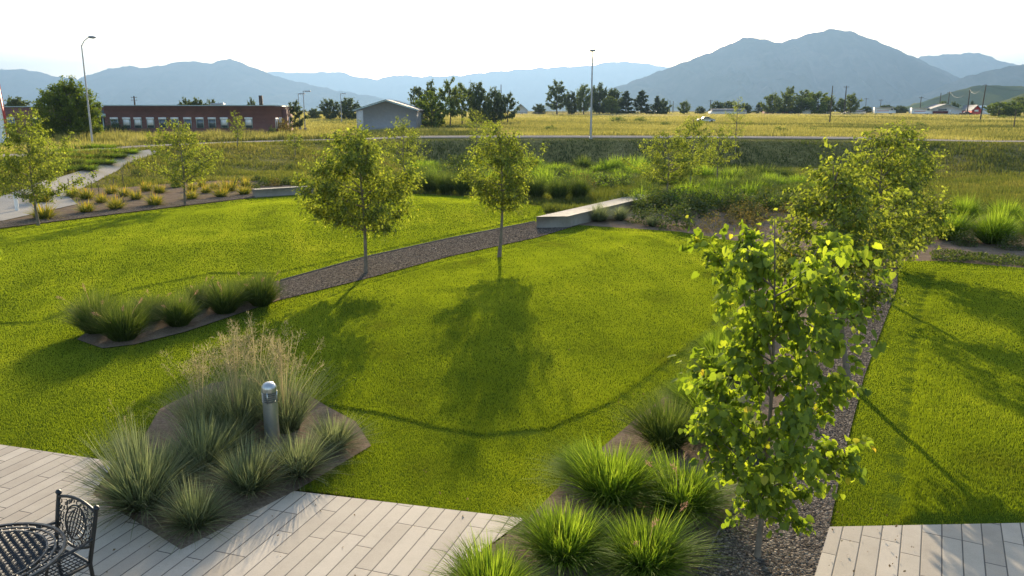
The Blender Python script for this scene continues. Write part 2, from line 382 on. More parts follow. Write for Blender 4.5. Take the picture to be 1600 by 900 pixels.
# ------------------------------------------------------------------ ground sheet
def big_ground():
    ys = np.concatenate([np.arange(-60, 0, 4), np.arange(0, 60, .8), np.arange(60, 135, .5), np.geomspace(135, 24000, 110)])
    us = np.linspace(-1, 1, 341); us = np.sign(us)*np.abs(us)**1.15*2.0
    Y, U = np.meshgrid(ys, us, indexing='ij'); X = U*(np.abs(Y)+26)
    Z = H(X, Y)-.12*(1-sm(60, 66, Y))
    a, b = Y.shape; I = np.arange(a*b).reshape(a, b)
    Fq = np.stack([I[:-1, :-1], I[:-1, 1:], I[1:, 1:], I[1:, :-1]], -1).reshape(-1, 4)
    o = link('ground', mkmesh('ground', np.stack([X, Y, Z], -1).reshape(-1, 3), Fq, None, M['field'], True)); o['kind'] = 'structure'
big_ground()
# ------------------------------------------------------------------ lawns, beds, gravel, paving
P_LAWN = FP([(-700,600),(0,697),(820,813),(900,735),(1000,650),(1080,590),(1130,520),(1180,440),(1200,385),(1060,362),(905,352),(852,336),(846,322),(760,304),(640,297),(480,303),(400,309),(200,333),(0,358),(-300,394)])
P_RLAWN = FP([(1296,826),(1322,700),(1350,590),(1402,450),(1402,408),(1470,408),(1600,419),(2050,446),(2400,812),(1600,820)])
P_GR1 = FP([(437,440),(570,403),(700,374),(838,347),(990,308),(1002,318),(905,352),(838,372),(700,402),(570,437),(437,470)])
P_ISL = FP([(120,532),(160,505),(300,465),(436,440),(437,470),(390,486),(290,520),(210,540),(160,546)])
P_RGR = FP([(1272,905),(1296,826),(1322,700),(1350,590),(1402,450),(1402,400),(1350,400),(1318,455),(1270,545),(1215,640),(1135,810),(1084,905),(1020,1020),(1230,1020)])
P_RBED = FP([(690,912),(822,815),(900,735),(1000,650),(1080,590),(1130,520),(1180,440),(1200,385),(1350,400),(1318,455),(1270,545),(1215,640),(1135,810),(1084,905),(1020,1020),(560,1020)])
P_BED = FP([(145,775),(283,862),(460,770),(580,698),(556,660),(480,620),(400,590),(330,600),(250,640),(215,700),(180,735)])
P_FBED = FP([(905,352),(1060,362),(1200,385),(1350,400),(1402,408),(1420,360),(1400,320),(1250,296),(1000,303),(990,312)])
P_FBED2 = FP([(1402,408),(1470,408),(1600,419),(2050,446),(1980,360),(1600,335),(1410,335)])
P_LBED = FP([(-300,394),(0,358),(200,333),(400,309),(480,303),(500,292),(400,280),(340,278),(265,283),(127,296),(105,304),(121,320),(6,346),(-300,380)])
P_PATH = [tuple(at(*p)[:2]) for p in [(-300,372),(6,346),(121,320),(105,304),(130,294),(197,257),(250,238),(236,234),(212,237),(175,250),(112,272),(37,297),(0,307),(-300,345)]]
P_PATIO = FP([(-1400,500),(-700,600),(0,697),(180,724),(145,775),(283,862),(460,770),(820,813),(690,912),(560,1020),(300,1300),(-1500,1300)])
P_PATIO2 = FP([(1296,826),(1600,820),(2400,812),(2600,1100),(1228,1020),(1272,905)])
drape('lawn', P_LAWN, M['turf'], 0, .35)
for o_ in (drape('lawn', P_RLAWN, M['turf'], 0, .35),): pass
drape('lawn', FP([(-260,328),(0,305),(37,295),(90,279),(0,283),(-260,300)]), M['turf'], 0, .6)
drape('gravel_strip', P_GR1, M['gravel'], .03, .4)
drape('gravel_strip', P_RGR, M['gravel'], .03, .4)
drape('mulch_bed', P_ISL, M['soil'], .035, .4)
drape('mulch_bed', P_RBED, M['soil'], .02, .4)
drape('mulch_bed', P_BED, M['soil'], .02, .3)
drape('mulch_bed', P_FBED, M['soil'], .01, .6)
drape('mulch_bed', P_FBED2, M['soil'], .01, .6)
drape('mulch_bed', P_LBED, M['soil'], .02, .6)
drape('gravel_strip', FP([(-300,394),(0,358),(200,333),(398,309),(398,303),(200,325),(0,348),(-300,383)]), M['gravel'], .05, .5)
drape('path', P_PATH, M['path'], .05, .6)
a_, b_ = flat(417, 900), flat(551, 780)
A1 = math.atan2(b_[1]-a_[1], b_[0]-a_[0])
drape('patio', P_PATIO, m_pavers('long paving planks', a_, A1, .235, 1.15), .03, .6)
a2, b2 = flat(1300, 900), flat(1317, 828)
A2 = math.atan2(b2[1]-a2[1], b2[0]-a2[0])
drape('patio', P_PATIO2, m_pavers('straight paving planks', a2, A2, .235, 1.15), .03, .6)
# road on top of the bank
us = np.linspace(-1.0, 1.3, 90); rp = []
for u in us: Y = float(ytop(np.array(u))); rp.append((u*Y, Y))
rp = np.array(rp); rp2 = rp*(1+5.2/rp[:, 1:2])
V = []
for i in range(len(rp)):
    for k in range(7):
        q = rp[i]*(1+(.8+k*.75)/rp[i, 1]); V.append((q[0], q[1], hz(*q)+.05))
I = np.arange(len(rp)*7).reshape(-1, 7)
Fq = np.stack([I[:-1, :-1], I[1:, :-1], I[1:, 1:], I[:-1, 1:]], -1).reshape(-1, 4)
link('road', mkmesh('road', V, Fq, None, M['road'], True))['kind'] = 'structure'
# steel edging
def edging(pts, label):
    P = []
    for i in range(len(pts)-1):
        a, b = np.array(flat(*pts[i])), np.array(flat(*pts[i+1])); k = max(2, int(np.hypot(*(b-a))/.4))
        P += [a+(b-a)*j/k for j in range(k)]
    P.append(np.array(flat(*pts[-1]))); P = [(x, y, hz(x, y)+.03) for x, y in P]
    mb = MB(); A = np.array(P); T = np.gradient(A, axis=0); T /= np.linalg.norm(T, axis=1)[:, None]; N = np.column_stack([-T[:, 1], T[:, 0], 0*T[:, 0]])
    V = np.concatenate([A-N*.006-[0, 0, .06], A-N*.006+[0, 0, .035], A+N*.006+[0, 0, .035], A+N*.006-[0, 0, .06]]); n = len(A)
    F_ = [[k*n+i, k*n+i+1, (k+1)*n+i+1, (k+1)*n+i] for k in range(3) for i in range(n-1)]
    mb.add(V, F_); o = mb.build('edging', M['steel']); tag(o, label, 'edging')
edging([(1090,895),(1135,812),(1215,642),(1270,547)], 'thin steel edging between the tufted bed and the gravel in the foreground')
edging([(438,440),(570,403),(700,374),(836,347)], 'thin dark edging along the far side of the diagonal gravel strip')
# ------------------------------------------------------------------ grass (uncountable)
def tri_blades(name, N, rmin, rmax, keep, hfun, wk, vfun, m, label, lean=.5, tmax=.82):
    r = np.exp(rng.uniform(math.log(rmin), math.log(rmax), N)); th = rng.uniform(-tmax, tmax, N)
    x, y = r*np.sin(th), r*np.cos(th); k = keep(x, y); x, y, r = x[k], y[k], r[k]; n = len(x)
    z = H(x, y); h = hfun(x, y, n); w = wk*r*rng.uniform(.7, 1.3, n)
    a = rng.uniform(0, 2*math.pi, n); dx, dy = np.cos(a)*w/2, np.sin(a)*w/2
    b = rng.uniform(0, 2*math.pi, n); le = rng.uniform(0, lean, n)*h
    V = np.empty((n, 3, 3)); V[:, 0] = np.stack([x-dx, y-dy, z-.01], 1); V[:, 1] = np.stack([x+dx, y+dy, z-.01], 1)
    V[:, 2] = np.stack([x+np.cos(b)*le, y+np.sin(b)*le, z+h*np.sqrt(np.maximum(.1, 1-(le/h)**2))], 1)
    v = np.repeat(vfun(x, y, n), 3)
    o = link(name, mkmesh(name, V.reshape(-1, 3), np.arange(n*3).reshape(-1, 3), v, m)); tag(o, label, 'grass', None, 'stuff'); return n
HOLES = [P_GR1, P_ISL, P_BED, P_RBED]
def k_lawn(x, y):
    k = np.zeros(len(x), bool)
    for P in (P_LAWN, P_RLAWN): k |= sdpoly(x, y, P) > -.035-.045*np.abs(noise(x, y, .25))
    for P in HOLES: k &= sdpoly(x, y, P) < .02
    return k
def h_lawn(x, y, n):
    e = sdpoly(x, y, M1); e2 = sdpoly(x, y, M2); mown = np.maximum(sm(-.1, .3, e), np.maximum(sm(-.1, .3, e2), sm(-.1, .2, sdpoly(x, y, M3))))
    return (.028+.008*mown)*rng.uniform(.8, 1.2, n)*(1+.12*noise(x, y, .8))
def v_lawn(x, y, n):
    streak = noise(x*.9+y*.25, y*.16-x*.05, .9)      # faint mowing and watering streaks
    thin = sm(.45, .8, noise(x+31, y-7, 1.7))
    return .44+.13*noise(x, y, 2.6)+.09*noise(x, y, .45)+.10*noise(x+50, y, 8)+.09*streak-.16*thin+rng.normal(0, .075, n)
tri_blades('lawn_grass', 3000000, 8.5, 62, k_lawn, h_lawn, .00075, v_lawn, M['blade'], 'short bright green mown grass of the lawns')
NOWILD = [P_LAWN, P_RLAWN, P_FBED, P_FBED2, P_LBED, P_PATH]
def k_wild(x, y):
    yy = np.maximum(y, 20); t = y-ytop(x/yy); k = (t < .1) & (y > 38)
    for P in NOWILD: k &= sdpoly(x, y, P) < 0
    return k & ((y > 44) | (np.abs(x) > 30))
def v_wild(x, y, n):
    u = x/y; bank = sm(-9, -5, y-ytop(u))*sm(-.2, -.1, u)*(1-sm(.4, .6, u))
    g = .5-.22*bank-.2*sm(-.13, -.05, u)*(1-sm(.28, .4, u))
    return g+.16*noise(x*.4, y, 6)+.14*noise(x, y, 2.2)+.10*noise(x*.3+20, y*.5, 14)+rng.normal(0, .12, n)
tri_blades('wild_grass', 600000, 40, 125, k_wild, lambda x, y, n: rng.uniform(.15, .5, n)*(1+.8*noise(x*.7, y, 3))*(1-.8*sm(-3.5, -.3, y-ytop(x/y))), .0010, v_wild, M['wild'], 'rough olive and tan wild grass on the bank and slopes below the road', .6)
def k_mead(x, y):
    yy = np.maximum(y, 20); t = y-ytop(x/yy); k = (t > 6.3)
    for q in NOMEAD: k &= sdpoly(x, y, q) < 0
    return k
NOMEAD = []
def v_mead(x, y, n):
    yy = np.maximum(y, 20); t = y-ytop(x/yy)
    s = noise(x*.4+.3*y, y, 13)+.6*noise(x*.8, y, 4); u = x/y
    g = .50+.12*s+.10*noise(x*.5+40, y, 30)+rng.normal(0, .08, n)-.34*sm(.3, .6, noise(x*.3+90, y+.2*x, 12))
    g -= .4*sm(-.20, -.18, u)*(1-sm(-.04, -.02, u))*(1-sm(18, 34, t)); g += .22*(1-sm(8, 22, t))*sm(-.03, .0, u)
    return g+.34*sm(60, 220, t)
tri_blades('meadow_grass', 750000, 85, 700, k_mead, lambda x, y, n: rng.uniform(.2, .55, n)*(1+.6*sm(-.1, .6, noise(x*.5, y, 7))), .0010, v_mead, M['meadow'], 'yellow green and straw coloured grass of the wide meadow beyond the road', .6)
# ------------------------------------------------------------------ plants
def blades_mesh(n, h, spread, w, droop, seed, m, seg=4, upright=.5, base=.12, vlo=.05, vhi=.7, tipv=.38):
    g = np.random.default_rng(seed); a = g.uniform(0, 2*math.pi, n); L = h*g.uniform(.72, 1.08, n)*(1+.12*np.sin(a*2+seed)+.08*np.sin(a*3-seed))
    ph = spread*g.uniform(0, 1, n)**.8+g.normal(0, .05, n); dr = droop*g.uniform(.5, 1.4, n)
    br = base*np.sqrt(g.uniform(0, 1, n)); ba = a+g.normal(0, .6, n)
    t = np.linspace(0, 1, seg+1)
    hor = L[:, None]*(np.sin(ph)[:, None]*t+.35*(dr*(.35+np.abs(np.sin(ph))))[:, None]*t**2)
    ver = L[:, None]*(np.cos(ph)[:, None]*t-.5*(dr*(.3+np.abs(np.sin(ph))))[:, None]*t**2.4)
    cx = br*np.cos(ba); cy_ = br*np.sin(ba)
    X = cx[:, None]+hor*np.cos(a)[:, None]; Y = cy_[:, None]+hor*np.sin(a)[:, None]; Z = np.maximum(ver, .01*t)
    ta = a+math.pi/2+g.normal(0, .5, n); ww = w*(1-t**1.6)*.5+.0004
    px, py = np.cos(ta)[:, None]*ww, np.sin(ta)[:, None]*ww
    V = np.stack([np.stack([X-px, Y-py, Z], -1), np.stack([X+px, Y+py, Z], -1)], 2).reshape(-1, 3)
    k = (seg+1)*2; b0 = np.arange(n)[:, None]*k; s_ = np.arange(seg)*2
    Fq = np.stack([b0+s_, b0+s_+1, b0+s_+3, b0+s_+2], -1).reshape(-1, 4)
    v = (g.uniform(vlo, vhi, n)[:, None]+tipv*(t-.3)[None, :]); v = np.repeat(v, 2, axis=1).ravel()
    return mkmesh('grass_blades', V, Fq, v, m)
def plume_mesh(n, h, spread, seed, m, stalkw=.004, plen=.18, pr=.02, nb=46, scatter=.9):
    """stalks topped by airy seed heads"""
    g = np.random.default_rng(seed); V = []; Fq = []; Ft = []; c = 0; v = []
    for i in range(n):
        a = g.uniform(0, 2*math.pi); o = abs(g.normal(0, .45))*spread; L = h*g.uniform(.75, 1.1); P = []
        for t in np.linspace(0, 1, 5):
            P.append(np.array([math.cos(a)*o*L*t**1.5, math.sin(a)*o*L*t**1.5, L*(t-.12*o*t**3)]))
        b = g.uniform(0, 6.28); d = np.array([math.cos(b), math.sin(b), 0])*stalkw
        for p in P: V += [p-d, p+d]; v += [.6, .6]
        for k in range(4): Fq.append([c+2*k, c+2*k+1, c+2*k+3, c+2*k+2])
        c += 10; dr = P[-1]-P[-2]; dr /= np.linalg.norm(dr); droop = g.uniform(-.3, .6)
        for k in range(nb):
            s = g.uniform(-1, 0)*plen; q = P[-1]+dr*s+np.array([math.cos(a), math.sin(a), -1])*droop*.08*(1+s/plen)**2
            rr = pr*(.3+1.2*math.sin(math.pi*min(1, max(0, -s/plen))))*scatter
            e = g.normal(0, 1, 3)*rr; f = dr*g.uniform(.012, .03)+e*.7; w_ = np.cross(f, g.normal(0, 1, 3)); w_ = w_/(np.linalg.norm(w_)+1e-9)*.0035
            V += [q+e-w_, q+e+w_, q+e+f]; v += [g.uniform(0, 1)]*3; Ft.append([c, c+1, c+2]); c += 3
    return mkmesh('seed_heads', V, [np.array(Fq), np.array(Ft)], v, m)
def shrub_mesh(n, r, h, leaf, seed, m, flatn=.2):
    g = np.random.default_rng(seed); d = g.normal(0, 1, (n, 3)); d[:, 2] = np.abs(d[:, 2]); d /= np.linalg.norm(d, axis=1)[:, None]
    lump = 1+.22*np.sin(d[:, 0]*5+seed)+.18*np.sin(d[:, 1]*7+d[:, 2]*4)
    P = d*(g.uniform(.25, 1, n)**.45*lump)[:, None]*np.array([r, r, h])
    return leaves_mesh(P, d, leaf, g, m)
LK = np.array([[0,0,0],[-.33,.42,.07],[0,1,-.05],[.33,.42,.07]]); LKF = [[0,3,2],[0,2,1]]
LB = np.array([[0,.35,-.07],[0,.03,0],[-.28,-.06,.05],[-.48,.22,.09],[-.36,.62,.04],[0,1,-.12],[.36,.62,.04],[.48,.22,.09],[.28,-.06,.05]])
LBF = [[0,i,i+1] for i in range(1, 8)]+[[0,8,1]]
def leaves_mesh(P, D, size, g, m, big=False, hang=.45, v=None):
    T, TF = (LB, LBF) if big else (LK, LKF); n = len(P)
    ax = D*.6+g.normal(0, .55, (n, 3)); ax[:, 2] -= hang; ax /= np.linalg.norm(ax, axis=1)[:, None]
    nm = g.normal(0, .5, (n, 3)); nm[:, 2] += .9; b = np.cross(ax, nm); b /= np.linalg.norm(b, axis=1)[:, None]+1e-9; nn = np.cross(b, ax)
    s = size*g.uniform(.45, 1.4, n)
    V = P[:, None]+s[:, None, None]*(T[None, :, 0:1]*b[:, None]+T[None, :, 1:2]*ax[:, None]+T[None, :, 2:3]*nn[:, None])
    k = len(T); Fq = (np.array(TF)[None]+(np.arange(n)*k)[:, None, None]).reshape(-1, 3)
    if v is None: v = g.beta(2.2, 2.6, n)
    return mkmesh('leaves', V.reshape(-1, 3), Fq, np.repeat(v, k), m)
def tree_meshes(h, cb, rad, nl, leaf, seed, ml, mb_, prof=None, big=False, trunk_r=.05, nb=34, spread=.16, lean=(0, 0), up=.35, hang=.45, wob=.35, lq=.35):
    """trunk with limbs, and a crown of leaf-sized faces on twigs round the limbs"""
    g = np.random.default_rng(seed); prof = prof or [(0, .45), (.25, 1), (.6, .85), (.85, .5), (1, .12)]
    px_, pr_ = zip(*prof); mb = MB(); ts = np.linspace(0, 1, 9)
    w1, w2 = g.uniform(-1, 1, 2)*.03*h
    trunk = np.array([[lean[0]*t*h+w1*math.sin(t*3.1), lean[1]*t*h+w2*math.sin(t*4), t*h*.96] for t in ts])
    rt = trunk_r*(1-.85*ts**1.1); rt[0] *= 1.35
    mb.tube(trunk, rt, 8)
    def tp(z): return np.array([np.interp(z, trunk[:, 2], trunk[:, i]) for i in range(3)])
    P = []; D = []; ph = g.uniform(0, 6, 4); ga = 2.4
    for i in range(nb):
        f = (i+.5)/nb; ze = cb+(h-cb)*(f**.9)*.98; az = i*ga+g.normal(0, .35)
        rr = rad*np.interp(f, px_, pr_)*(1+wob*math.sin(az*2+ph[0]+f*4)*.6+wob*g.normal(0, .45)); rr = max(rr, .08*rad)
        zs = max(cb*.85 if cb > .3 else .12*h, ze-up*rr-.1*(h-cb)); s = tp(min(zs, trunk[-1, 2])); c = tp(min(ze, trunk[-1, 2]))
        e = np.array([c[0]+math.cos(az)*rr, c[1]+math.sin(az)*rr, ze+g.normal(0, .04)*h])
        mid = (s+e)/2+np.array([math.cos(az), math.sin(az), 0])*.08*rr+[0, 0, -.06*rr]
        L = np.array([s*(1-t)**2+2*mid*t*(1-t)+e*t*t for t in np.linspace(0, 1, 6)])
        mb.tube(L, trunk_r*.32*(1-.8*np.linspace(0, 1, 6)), 4)
        m_ = max(3, int(nl/nb*(.35+rr/rad))); t = g.uniform(lq, 1.02, m_)
        C = s*((1-t)**2)[:, None]+2*mid*(t*(1-t))[:, None]+e*(t*t)[:, None]
        # twigs: leaves gather round a few twig ends, leaving gaps between
        nk = max(2, int(m_/14)); tw = np.clip(g.normal(0, spread*h, (nk, 3)), -1.7*spread*h, 1.7*spread*h)*[1, 1, .7]; tt = g.uniform(lq, 1, nk); idx = g.integers(0, nk, m_)
        Ct = s*((1-tt)**2)[:, None]+2*mid*(tt*(1-tt))[:, None]+e*(tt*tt)[:, None]
        fr = g.uniform(.25, 1, m_)[:, None]
        Q = Ct[idx]+tw[idx]*fr+np.clip(g.normal(0, .22, (m_, 3)), -.4, .4)*spread*h
        for k in range(min(nk, 6)): mb.tube([Ct[k], Ct[k]+tw[k]*.5+[0, 0, .02], Ct[k]+tw[k]], [trunk_r*.1, trunk_r*.07, trunk_r*.03], 3)
        P.append(Q); d = Q-tp(ze); D.append(d/(np.linalg.norm(d, axis=1)[:, None]+1e-9))
    P = np.concatenate(P); D = np.concatenate(D); k = P[:, 2] > cb*.55+.05; P, D = P[k], D[k]
    return mb.mesh('trunk', mb_, True), leaves_mesh(P, D, leaf, g, ml, big, hang)
def put_tree(name, tm, loc, label, cat='tree', group=None, rz=0, sc=None):
    r = tag(empty(name, loc, rz), label, cat, group, 'thing')
    if sc is not None: r.scale = sc if not isinstance(sc, (int, float)) else (sc,)*3
    link('trunk', tm[0], r); link('crown', tm[1], r); return r
def put(name, me, p, rz, sc, label, cat, group=None, kids=()):
    o = tag(link(name, me, None, p, rz, sc), label, cat, group, 'thing')
    for kn, km in kids: link(kn, km, o)
    return o
g0 = random.Random(5)
# --- young trees of the garden: base px, top row, crown half width px, crown bottom row
YT = [
 # x, y, top, halfw, cbot, nleaf, leaf, lean, label
 (572,427,197,76,348,5200,.125,(-.035,0),'full round young tree with leaning trunk in the gravel strip, largest on the lawns'),
 (780,402,196,48,314,2900,.12,(0,0),'slender young tree with straight thin trunk at the lawn end of the gravel strip'),
 (289,321,188,46,278,2300,.13,(0,0),'young tree in the left mulch bed beside the yellow tufts'),
 (60,352,180,60,300,3600,.13,(-.01,0),'leaning young tree at the far left beside the concrete path'),
 (634,292,186,37,250,1700,.14,(0,0),'young tree right behind the leafy top of the largest lawn tree'),
 (745,262,168,22,216,800,.15,(0,0),'small young tree behind the slender lawn tree'),
 (1040,312,205,52,276,2800,.13,(0,0),'dense young tree beyond the long concrete seat wall'),
 (1078,298,176,34,250,1500,.14,(0,0),'tall narrow young tree just right of the dense one beyond the seat wall'),
 (1120,294,196,30,250,1000,.14,(0,0),'thin crowned young tree at the foot of the shaded bank'),
 (1149,240,150,18,205,500,.15,(0,0),'spindly young tree with bare lower trunk standing by the road'),
 (371,232,170,13,212,380,.15,(0,0),'tiny sapling in front of the brick building'),
 (461,246,206,15,228,320,.15,(0,0),'short bushy sapling on the slope right of the brick building'),
 (1392,418,188,52,392,4600,.13,(.02,0),'fourth young tree from the camera in the row along the right gravel strip'),
 (1374,466,194,64,375,5200,.13,(-.05,0),'third young tree from the camera in the row along the right gravel strip'),
 (1326,600,240,88,470,5600,.125,(-.15,0),'second young tree from the camera in the row along the right gravel strip'),
]
for i, (x, y, top, hw, cb, nl, lf, ln, lab) in enumerate(YT):
    p = at(x, y); s = mpp(p); h = zat(p, top); c = max(.3, zat(p, cb))
    tm = tree_meshes(h, c, hw*s*1.08, int(nl*(3.0 if y < 465 else 1.7)*(.85 if x > 1350 else 1.1)), lf*.8, 40+i, M['leaf'], M['bark'], trunk_r=.045+.004*h, nb=36 if nl > 1500 else 20, spread=.062, lean=ln)
    put_tree('young_tree', tm, p-Vector((0, 0, .03)), lab, 'tree', 'young trees of the garden', 0)
# the nearest tree with broad leaves
p = at(1183, 872); s = mpp(p)
tm = tree_meshes(4.5, .75, .86, 5600, .090, 77, M['leaf_big'], M['bark'], [(0,.35),(.12,.8),(.35,.85),(.6,1),(.85,1.05),(.95,.9),(1,.5)], True, .036, 34, .045, (-.02,.0), .5, .7, .55, .2)
put_tree('young_tree', tm, p-Vector((0, 0, .03)), 'nearest tree with broad heart shaped leaves in the right foreground gravel', 'tree', 'young trees of the garden')
# branch tips of a tree outside the left edge
p = flat(-75, 590); p = Vector((p[0], p[1], 0))
tm = tree_meshes(4.3, 1.2, .95, 1500, .13, 78, M['leaf_big'], M['bark'], None, True, .05, 26, .05)
put_tree('young_tree', tm, p, 'broad leaved tree at the left border of which only branch tips show', 'tree', 'young trees of the garden')
# --- ornamental grasses
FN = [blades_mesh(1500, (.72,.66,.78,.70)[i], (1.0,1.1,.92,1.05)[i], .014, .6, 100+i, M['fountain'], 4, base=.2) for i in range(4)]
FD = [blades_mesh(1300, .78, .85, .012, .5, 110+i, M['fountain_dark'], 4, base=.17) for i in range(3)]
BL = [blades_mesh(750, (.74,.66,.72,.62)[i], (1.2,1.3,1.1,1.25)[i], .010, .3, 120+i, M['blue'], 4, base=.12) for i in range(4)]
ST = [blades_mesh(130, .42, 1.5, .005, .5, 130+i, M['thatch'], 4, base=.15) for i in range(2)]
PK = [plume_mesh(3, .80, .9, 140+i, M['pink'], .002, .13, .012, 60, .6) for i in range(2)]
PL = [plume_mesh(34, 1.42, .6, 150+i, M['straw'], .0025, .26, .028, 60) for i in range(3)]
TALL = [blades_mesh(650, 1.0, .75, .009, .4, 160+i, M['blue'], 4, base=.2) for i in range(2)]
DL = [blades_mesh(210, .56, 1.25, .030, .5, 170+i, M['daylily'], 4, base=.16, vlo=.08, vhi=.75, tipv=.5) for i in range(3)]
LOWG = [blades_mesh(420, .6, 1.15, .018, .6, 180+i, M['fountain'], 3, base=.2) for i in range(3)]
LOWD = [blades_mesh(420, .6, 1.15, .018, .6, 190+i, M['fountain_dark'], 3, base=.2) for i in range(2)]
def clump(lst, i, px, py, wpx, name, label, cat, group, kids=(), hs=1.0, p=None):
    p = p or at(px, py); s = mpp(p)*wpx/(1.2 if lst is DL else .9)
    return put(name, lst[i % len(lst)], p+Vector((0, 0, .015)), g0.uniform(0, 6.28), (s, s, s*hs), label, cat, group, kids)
near_f = [(882,872,128,'bright green fountain grass tuft beside the patio tip'),
 (1008,888,132,'bright fountain grass tuft at the bottom edge, nearest the gravel strip'),
 (955,782,128,'dark hearted fountain grass tuft behind the two foreground tufts, next to the lawn'),
 (1062,795,130,'fountain grass tuft left of the nearest tree trunk, close behind the bottom edge tuft'),
 (768,940,125,'fountain grass tuft cut off by the bottom edge of the picture'),
 (1040,700,105,'shaded fountain grass tuft behind the four foreground tufts'),
 (1105,655,90,'fountain grass tuft half hidden behind the nearest tree leaves'),
 (1128,590,75,'fountain grass tuft where the bed meets the curved lawn edge'),
 (1165,520,60,'farthest fountain grass tuft in the bed beside the right gravel strip')]
for i, (x, y, w, lab) in enumerate(near_f):
    clump(FN if i not in (5,) else FD, i, x, y, w, 'fountain_grass_tuft', lab, 'ornamental grass', 'fountain grasses in the right foreground bed', [('dry_skirt', ST[i % 2])]+([('seed_heads', PK[i % 2])] if i in (1, 3) else []), g0.uniform(.84, .98))
near_b = [(222,792,165,1.05,'large blue green grass tuft at the left corner of the planter bed'),
 (305,822,118,.95,'small blue green grass tuft nearest the point of the planter bed'),
 (388,768,120,.95,'blue green grass tuft below the bollard light'),
 (466,742,120,.95,'blue green grass tuft right below the bollard light'),
 (318,732,120,1.0,'blue green grass tuft in the middle of the planter bed'),
 (262,748,100,.9,'blue green grass tuft just right of the large left corner tuft of the planter'),(352,708,95,.9,'blue green grass tuft left of the bollard light base'),
 (522,700,100,.9,'pale grass tuft at the right corner of the planter bed next to the lawn')]
for i, (x, y, w, hs, lab) in enumerate(near_b):
    clump(BL, i, x, y, w*.95, 'blue_oat_grass_tuft', lab, 'ornamental grass', 'blue green grasses in the planter bed', [('dry_skirt', ST[i % 2])], hs)
near_t = [(318,680,125,'tall feathery grass at the left back of the planter bed'),
 (372,676,150,'tall straw plumed grass left of the bollard light'),
 (446,672,140,'tall straw plumed grass right behind the bollard light'),
 (405,645,130,'tall straw plumed grass farthest back in the planter bed')]
for i, (x, y, w, lab) in enumerate(near_t):
    clump(TALL, i, x, y, w*.70, 'feather_grass_tuft', lab, 'ornamental grass', 'tall feathery grasses in the planter bed', [('seed_heads', PL[i % 3])], .95)
p = at(205, 712); put('feather_grass_tuft', TALL[0], p, 1, (.55, .55, .5), 'thin grass stalks with sparse seed heads left of the planter bed', 'ornamental grass', 'tall feathery grasses in the planter bed', [('seed_heads', plume_mesh(9, 1.9, .9, 159, M['straw'], .0025, .2, .02, 40))])
isl = [(152,520,80),(194,532,80),(240,502,56),(280,510,64),(316,482,52),(352,490,66),(408,478,64),(384,470,50)]
for i, (x, y, w) in enumerate(sorted(isl)):
    clump(FD, i, x, y, w, 'fountain_grass_tuft', f'dark fountain grass tuft, {ORD[i]} from the left in the island bed on the lawn', 'ornamental grass', 'dark fountain grasses in the island bed', [('seed_heads', PK[i % 2])], 1.05)
# rounded dark grasses along the far lawn edge
row = [(648,299),(673,302),(698,304),(724,305),(812,310),(838,311),(873,313),(905,312)]
for i, (x, y) in enumerate(row):
    clump(FD, i, x, y, 36, 'fountain_grass_tuft', f'round dark grass tuft, {ORD[i]} from the left along the far lawn edge', 'ornamental grass', 'round dark grasses along the far lawn edge', (), 1.35)
# yellow daylily tufts of the left bed, front row and back row
fr = [(68,342,30),(66,316,24),(135,332,22),(181,327,24),(242,321,22),(300,311,18),(346,308,20),(382,304,18)]
bk = [(115,308,20),(136,311,22),(159,317,18),(175,303,18),(195,307,18),(213,312,18),(229,299,18),(249,302,18),(276,293,18),(300,299,16),(316,292,14),(322,302,16),(337,296,16),(358,299,24),(384,292,16)]
for i, (x, y, w) in enumerate(fr):
    clump(DL, i, x, y, w*2.3, 'daylily', f'yellow green tuft, {ORD[i]} from the left in the front row of the left mulch bed', 'tufted plant', 'yellow tufted plants in the left mulch bed')
for i, (x, y, w) in enumerate(bk):
    clump(DL, i+1, x, y, w*2.3, 'daylily', f'yellow green tuft, {ORD[i]} from the left in the back rows of the left mulch bed', 'tufted plant', 'yellow tufted plants in the left mulch bed')
for i, (x, y, w, kd, lab) in enumerate([(396,297,18,0,'green shrub behind the left end of the short grey wall'),(412,291,18,0,'dark shrub behind the short grey wall'),(430,291,17,1,'bronze shrub behind the middle of the short grey wall'),(448,289,18,0,'green shrub behind the right half of the short grey wall'),(466,288,16,1,'bronze shrub behind the right end of the short grey wall'),(404,283,15,0,'small dark shrub at the far corner of the left bed'),(372,288,16,0,'small green shrub at the far edge of the left bed')]):
    p = at(x, y); put('shrub', shrub_mesh(500, .55, .6, .11, 270+i, M['shrub_red'] if kd else M['shrub']), p, i, mpp(p)*w/.9, lab, 'shrub', 'shrubs of the garden beds')
# low green mounds beside the path
k = 0
for j, (yy, x0, x1, n_) in enumerate([(232,92,168,7),(239,90,205,8),(247,86,188,7),(256,84,168,6),(266,82,140,4)]):
    for i in range(n_):
        x = x0+(x1-x0)*i/(n_-1)+g0.uniform(-4, 4)
        clump(LOWG if (j < 2 or i % 2) else LOWD, k, x, yy+g0.uniform(-1, 1), 31+j*2.5, 'rush_mound', 'low green mound of rushes planted in rows beside the concrete path', 'rush', 'green rush mounds beside the path', (), .42); k += 1
